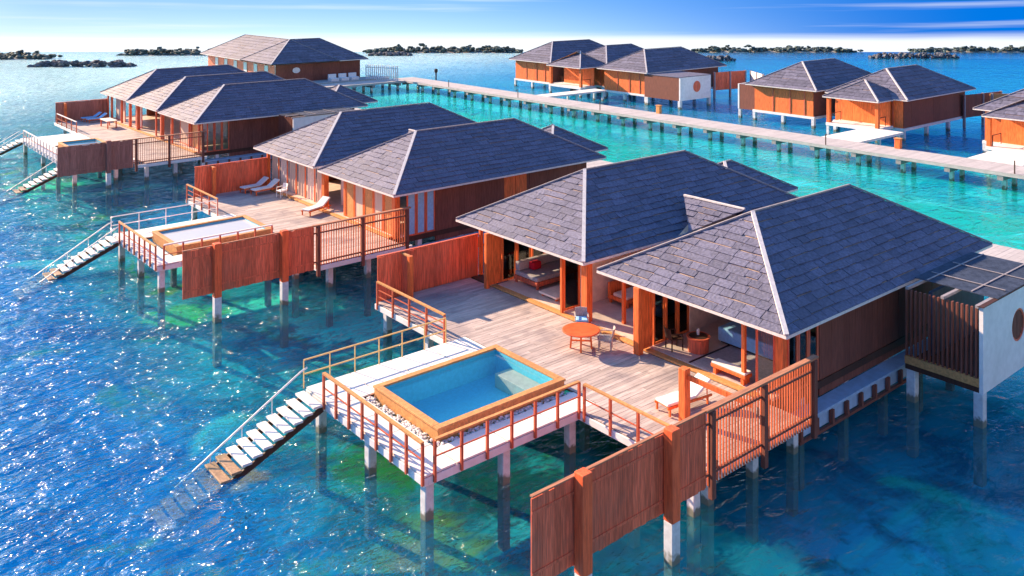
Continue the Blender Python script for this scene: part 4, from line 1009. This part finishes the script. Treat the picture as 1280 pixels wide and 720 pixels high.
# ------------------------------------------------------------------ villas beyond the boardwalk
def far_villa(label, bays, entry, path, box_y=None, screen=None):
    ys = [b[0] for b in bays]+[b[1] for b in bays]
    t_ = thing(GRID, 'overwater_villa', label, 'villa', (73, (min(ys)+max(ys))/2, 1.5))
    for (y0, y1, x0, x1) in bays:
        hip_roof(t_, x0, x1, y0, y1, 4.2, far=True, row=.6)
        wx, ya, yb = x0+.75, y0+.8, y1-.8
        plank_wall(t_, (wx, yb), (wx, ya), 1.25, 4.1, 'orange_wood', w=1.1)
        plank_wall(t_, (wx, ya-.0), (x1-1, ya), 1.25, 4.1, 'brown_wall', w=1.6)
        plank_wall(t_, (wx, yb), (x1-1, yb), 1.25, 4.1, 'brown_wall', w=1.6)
        for k in (.33, .62, .86):
            yy = yb+(ya-yb)*k; MB().box(wx-.12, wx-.062, yy-.06, yy+.06, 1.25, 4.1).build('batten', 'red_wood', t_)
        MB().box(wx-.2, x1-1, ya-.2, yb+.2, .98, 1.24).build('floor_beam', 'white_paint', t_)
        piles(t_, [(wx, ya), (wx, (ya+yb)/2), (wx, yb), (wx+5, ya), (wx+10, ya), (wx+6, yb)], top=.98, w=.36)
    if entry:
        y0, y1, x0, x1 = entry
        hip_roof(t_, x0, x1, y0, y1, 4.15, far=True, row=.6)
        for yy in (y0+.4, y1-.4): MB().box(x0+.4, x0+.75, yy-.18, yy+.18, 1.2, 4.05).build('pillar', 'orange_wood', t_, bevel=.02)
        plank_wall(t_, (x0+3.2, y1-.4), (x0+3.2, y0+.4), 1.4, 4.05, 'orange_wood', w=.6)
        MB().box(x0+.3, x0+3.4, y0+.2, y1-.2, 1.15, 1.45).build('porch_floor', 'white_paint', t_)
        for yy in (y0+.6, y1-.6):
            q = MB(); q.bar((x0+.8, yy, 2.4), (x0+2.6, yy, 2.4), .06, .06); q.bar((x0+.8, yy, 1.4), (x0+.8, yy, 2.4), .06, .06); q.bar((x0+2.6, yy, 1.4), (x0+2.6, yy, 2.4), .06, .06); q.build('handrail', 'dark_wood', t_)
        piles(t_, [(x0+.5, y0+.4), (x0+.5, y1-.4)], top=1.15)
    if path:
        y0, y1, x1 = path
        p_ = thing(GRID, 'entry_path', 'white entry path from the boardwalk to the '+label, 'path', ((61.3+x1)/2, (y0+y1)/2, 1.5))
        MB().box(61.24, x1, y0, y1, 1.28, 1.5).build('slab', 'white_deck', p_)
        piles(p_, [(x1-.4, y0+.3), (x1-.4, y1-.3), ((61.3+x1)/2, y0+.3), ((61.3+x1)/2, y1-.3)], top=1.28, w=.26)
    if screen:
        y0, y1, x0, x1 = screen
        MB().box(x0, x0+.15, y0, y1, 1.1, 4.0).build('side_wall', 'brown_wall', t_)
        MB().box(x0-.02, x1, y1+.005, y1+.2, 1.1, 4.05).build('end_wall', 'white_paint', t_)
        piles(t_, [(x0+.2, y1)], top=1.1, w=.36)
    if box_y:
        y0, y1, x0, x1 = box_y
        MB().box(x0, x1, y0, y0+.2, 1.05, 4.0).build('end_wall', 'white_paint', t_)
        MB().box(x0, x0+.2, y0+.2, y1, 1.05, 4.0).build('side_wall', 'brown_wall', t_)
        MB().box(x0+.21, x1, y0+.21, y1, 1.05, 1.3).build('bathroom_floor', 'white_paint', t_)
        MB().box(x0-.05, x1+.05, y0-.02, y1, 4.0, 4.08).build('box_roof', 'slate_far', t_)
        q = MB(); n = 24; cx, cz = (x0+x1)/2+.2, 2.7
        q.add([(cx+.72*math.cos(2*math.pi*i/n), y0-.04, cz+.72*math.sin(2*math.pi*i/n)) for i in range(n)]+[(cx+.72*math.cos(2*math.pi*i/n), y0+.01, cz+.72*math.sin(2*math.pi*i/n)) for i in range(n)],
              [tuple(range(n)), tuple(range(n, 2*n))]+[(i, (i+1) % n, n+(i+1) % n, n+i) for i in range(n)])
        q.build('round_window', 'red_wood', t_)
        piles(t_, [(x0+.2, y0+.2), (x1-.2, y0+.2), (x0+.2, y1-.4)], top=1.05, w=.4)
    return t_
far_villa('three part villa with white box and round window beyond the boardwalk',
    [(56.2, 65.4, 73.2, 90.3), (66.4, 75.2, 76.2, 90.5), (75.0, 84.6, 73.2, 90.8)], (66.9, 73.9, 71.4, 77.5), (62.4, 64.6, 72.0), (50.8, 56.8, 73.4, 79.6))
far_villa('twin roofed villa with orange porch beyond the boardwalk',
    [(21.15, 30.2, 72.55, 88.4), (31.3, 40.5, 72.65, 88.8)], (22.6, 28.7, 69.5, 75.6), (20.1, 23.9, 69.6), screen=(39.75, 41.9, 73.45, 78.0))
far_villa('villa cut by the right edge of the picture beyond the boardwalk',
    [(5.2, 14.5, 71.7, 88.0)], (5.6, 12.2, 68.0, 74.0), (6.4, 10.6, 68.3))
def simple_fence(label, x0, x1, y0, y1, m_, z0=1.1, z1=3.6):
    t_ = thing(GRID, 'privacy_fence', label, 'fence', ((x0+x1)/2, (y0+y1)/2, 1.2), 'privacy fences of the far villas')
    plank_wall(t_, (x0, y0), (x1, y1), z0, z1, m_, w=.5, th=.08).name = 'board_panel'
    for f in (.03, .5, .97):
        x, y = x0+(x1-x0)*f, y0+(y1-y0)*f; MB().box(x-.12, x+.12, y-.12, y+.12, -2.3, z1+.05).build('post', 'grey_trim', t_)
simple_fence('orange boarded fence right of the white box villa', 85.5, 91.6, 54.9, 53.8, 'red_wood')
simple_fence('pale grey boarded fence between the two far villas', 88.5, 91.5, 48.8, 53.0, 'pale_trim')
simple_fence('brown boarded fence right of the twin roofed villa', 86.2, 93.5, 21.6, 20.4, 'brown_wall')
simple_fence('tan boarded fence above the roof at the right edge of the picture', 90.0, 96.0, 20.3, 15.0, 'tan_wood')

# big pavilion far left
pv = thing(GRID, 'pavilion', 'large dark walled pavilion with broad brown and blue roof at far left', 'pavilion', (48, 111, 1.5))
hip_roof(pv, 40, 51, 98, 125.5, 4.3, far=True, row=.7, axis='y')
hip_roof(pv, 40, 56, 98, 109, 4.304, far=True, row=.7)
plank_wall(pv, (41, 124.5), (41, 99), .9, 4.2, 'red_wood', w=1.6)
plank_wall(pv, (41.07, 98.9), (55, 98.9), .9, 4.2, 'brown_wall', w=1.5)
plank_wall(pv, (55, 98.9), (55, 108), .9, 4.2, 'brown_wall', w=1.5)
for k in range(6):
    y = 101+k*3.8; glazed_panel(pv, (40.9, y+1.2), (40.9, y), 1.5, 3.9, 'pale_trim', 'cloth_white', name='window')
q = MB(); n = 20; cx, cz = 44.3, 3.2
q.add([(cx+.6*math.cos(2*math.pi*i/n), 98.72, cz+.42*math.sin(2*math.pi*i/n)) for i in range(n)]+[(cx+.6*math.cos(2*math.pi*i/n), 98.83, cz+.42*math.sin(2*math.pi*i/n)) for i in range(n)],
      [tuple(range(n)), tuple(range(n, 2*n))]+[(i, (i+1) % n, n+(i+1) % n, n+i) for i in range(n)])
q.build('oval_sign', 'white_paint', pv)
MB().box(40.5, 58, 95.0, 98.6, 1.1, 1.5).build('terrace', 'walk_board', pv)
piles(pv, [(x, y) for x in (42, 47, 52, 57) for y in (95.4, 104)], top=1.1, w=.35)
t_ = thing(GRID, 'slatted_fence', 'white slatted fence on the boardwalk right of the large pavilion', 'fence', (55.4, 93.1, 1.5))
q = MB(); y = 94.2
for k in range(16): q.box(54.2+k*.16, 54.3+k*.16, 95.7-k*.34-.07, 95.7-k*.34+.07, 1.5, 3.7)
q.build('slats', 'white_paint', t_)
q = MB(); q.bar((54.2, 95.7, 2.0), (56.65, 90.5, 2.0), .05, .10); q.bar((54.2, 95.7, 3.3), (56.65, 90.5, 3.3), .05, .10); q.build('rails', 'white_paint', t_)
for k, lab in enumerate(('leftmost of three pale sofas on the pavilion terrace', 'middle one of three pale sofas on the pavilion terrace', 'rightmost of three pale sofas on the pavilion terrace')):
    x = 49.0+k*1.7
    t_ = thing(GRID, 'outdoor_sofa', lab, 'sofa', (x, 96.0, 1.5), 'pale sofas on the pavilion terrace')
    MB().box(x-.65, x+.65, 95.6, 96.5, 1.5, 1.95).build('seat', 'cloth_white', t_, bevel=.05)
    MB().box(x-.65, x+.65, 96.5, 96.75, 1.5, 2.5).build('backrest', 'cloth_white', t_, bevel=.05)

# ------------------------------------------------------------------ far shore
def pt(px, d):
    """ground point at a picture column and a depth along the view"""
    a = R(HEAD); f = Vector((math.sin(a), math.cos(a))); r_ = Vector((math.cos(a), -math.sin(a)))
    v = Vector((CAM[0], CAM[1]))+f*d+r_*((px-640)/1104*d); return v
def island(label, p0, p1, d, hmax, dens=1.0):
    a, b = pt(p0, d), pt(p1, d); L = (b-a).length
    n = int(L/1.2)+2; vs, fs = [], []
    dirn = (b-a).normalized(); nn = Vector((-dirn.y, dirn.x))
    for i in range(n+1):
        p = a.lerp(b, i/n); tz = sea_z(p.x, p.y); tp = min(1, 6*min(i/n, 1-i/n)+.05)
        for k, (o_, h) in enumerate(((-5, -.7), (-3, .25), (0, .5), (4, .3), (7, -.7))):
            q = p+nn*o_*tp; vs.append((q.x, q.y, tz+h*(tp if h > 0 else 1)+random.uniform(-.05, .05)))
    for i in range(n):
        for k in range(4): fs.append((i*5+k, (i+1)*5+k, (i+1)*5+k+1, i*5+k+1))
    me = bpy.data.meshes.new('island'); me.from_pydata(vs, [], fs); me.materials.append(M['shore'])
    o = bpy.data.objects.new('island', me); C.objects.link(o); o['kind'] = 'structure'; o['label'] = 'low shore of '+label; o['category'] = 'island'
    mb = MB()
    for _ in range(int(L*3.2)):
        f = random.random(); p = a.lerp(b, f)+nn*random.uniform(-3.0, 2.5); tp = min(1, 5*min(f, 1-f)+.2)
        mb.blob((p.x, p.y, sea_z(p.x, p.y)+random.uniform(.2, .5)*tp*hmax), random.uniform(.3, .5), (1.5, 1.5, .8), .45, 6, 4)
    for _ in range(int(L*2.6*dens)):
        f = random.random(); p = a.lerp(b, f)+nn*random.uniform(-2.5, 3.5); tp = min(1, 5*min(f, 1-f)+.3)
        h = hmax*tp*random.uniform(.35, 1)*(1.0 if random.random() < .85 else 1.6); z0 = sea_z(p.x, p.y)
        for _k in range(3):
            mb.blob((p.x+random.uniform(-.5, .5), p.y+random.uniform(-.5, .5), z0+.4+h*random.uniform(.35, .85)), random.uniform(.28, .6), (1.2, 1.2, .7), .45, 6, 4)
    mb.solo(GRID, 'woods', 'leaves', 'dark tree line of '+label, 'woods', (a.x, a.y, sea_z(a.x, a.y)), kind='stuff')
def breakwater(label, p0, p1, d, hmax):
    a, b = pt(p0, d), pt(p1, d); L = (b-a).length; mb = MB()
    dirn = (b-a).normalized(); nn = Vector((-dirn.y, dirn.x))
    for _ in range(int(L*9)):
        f = random.random(); p = a.lerp(b, f)+nn*random.gauss(0, 1.0); tp = min(1, 6*min(f, 1-f)+.2)
        r = random.uniform(.25, .6); mb.blob((p.x, p.y, sea_z(p.x, p.y)+random.uniform(-.1, hmax)*tp), r, (1, 1, .75), .35, 6, 4)
    mb.solo(GRID, 'breakwater', 'rock', label, 'rocks', (a.x, a.y, sea_z(a.x, a.y)), kind='stuff')
island('the wooded island at the horizon in the middle', 458, 652, 236, 1.45)
island('the wooded island behind the white box villa', 868, 1070, 248, 1.15)
island('the wooded island at the right end of the horizon', 1140, 1420, 252, 1.0)
island('the wooded island left of the large pavilion', 152, 300, 215, 1.2, .8)
island('the wooded island at the left end of the horizon', -160, 66, 196, 1.15, .8)
breakwater('long dark rock breakwater in the sea at far left', 38, 166, 172, 1.0)
breakwater('dark rock breakwater in the blue sea at upper right', 1089, 1196, 200, .9)
breakwater('short rock breakwater behind the large pavilion', 462, 514, 212, .7)
breakwater('rock breakwater in front of the island right of the white box villa', 868, 916, 190, .9)
m_ = pt(545, 146); t_ = thing(GRID, 'channel_marker', 'small dark channel marker post in the water behind the far boardwalk', 'marker', (m_.x, m_.y, 0))
MB().tube((m_.x, m_.y, -2), (m_.x, m_.y, 1.2), .12).build('pole', 'dark_wood', t_)
MB().lathe(m_.x, m_.y, [(.1, 1.2), (.28, 1.3), (.28, 1.8), (.1, 1.9)], 10).build('topmark', 'dark_wood', t_)
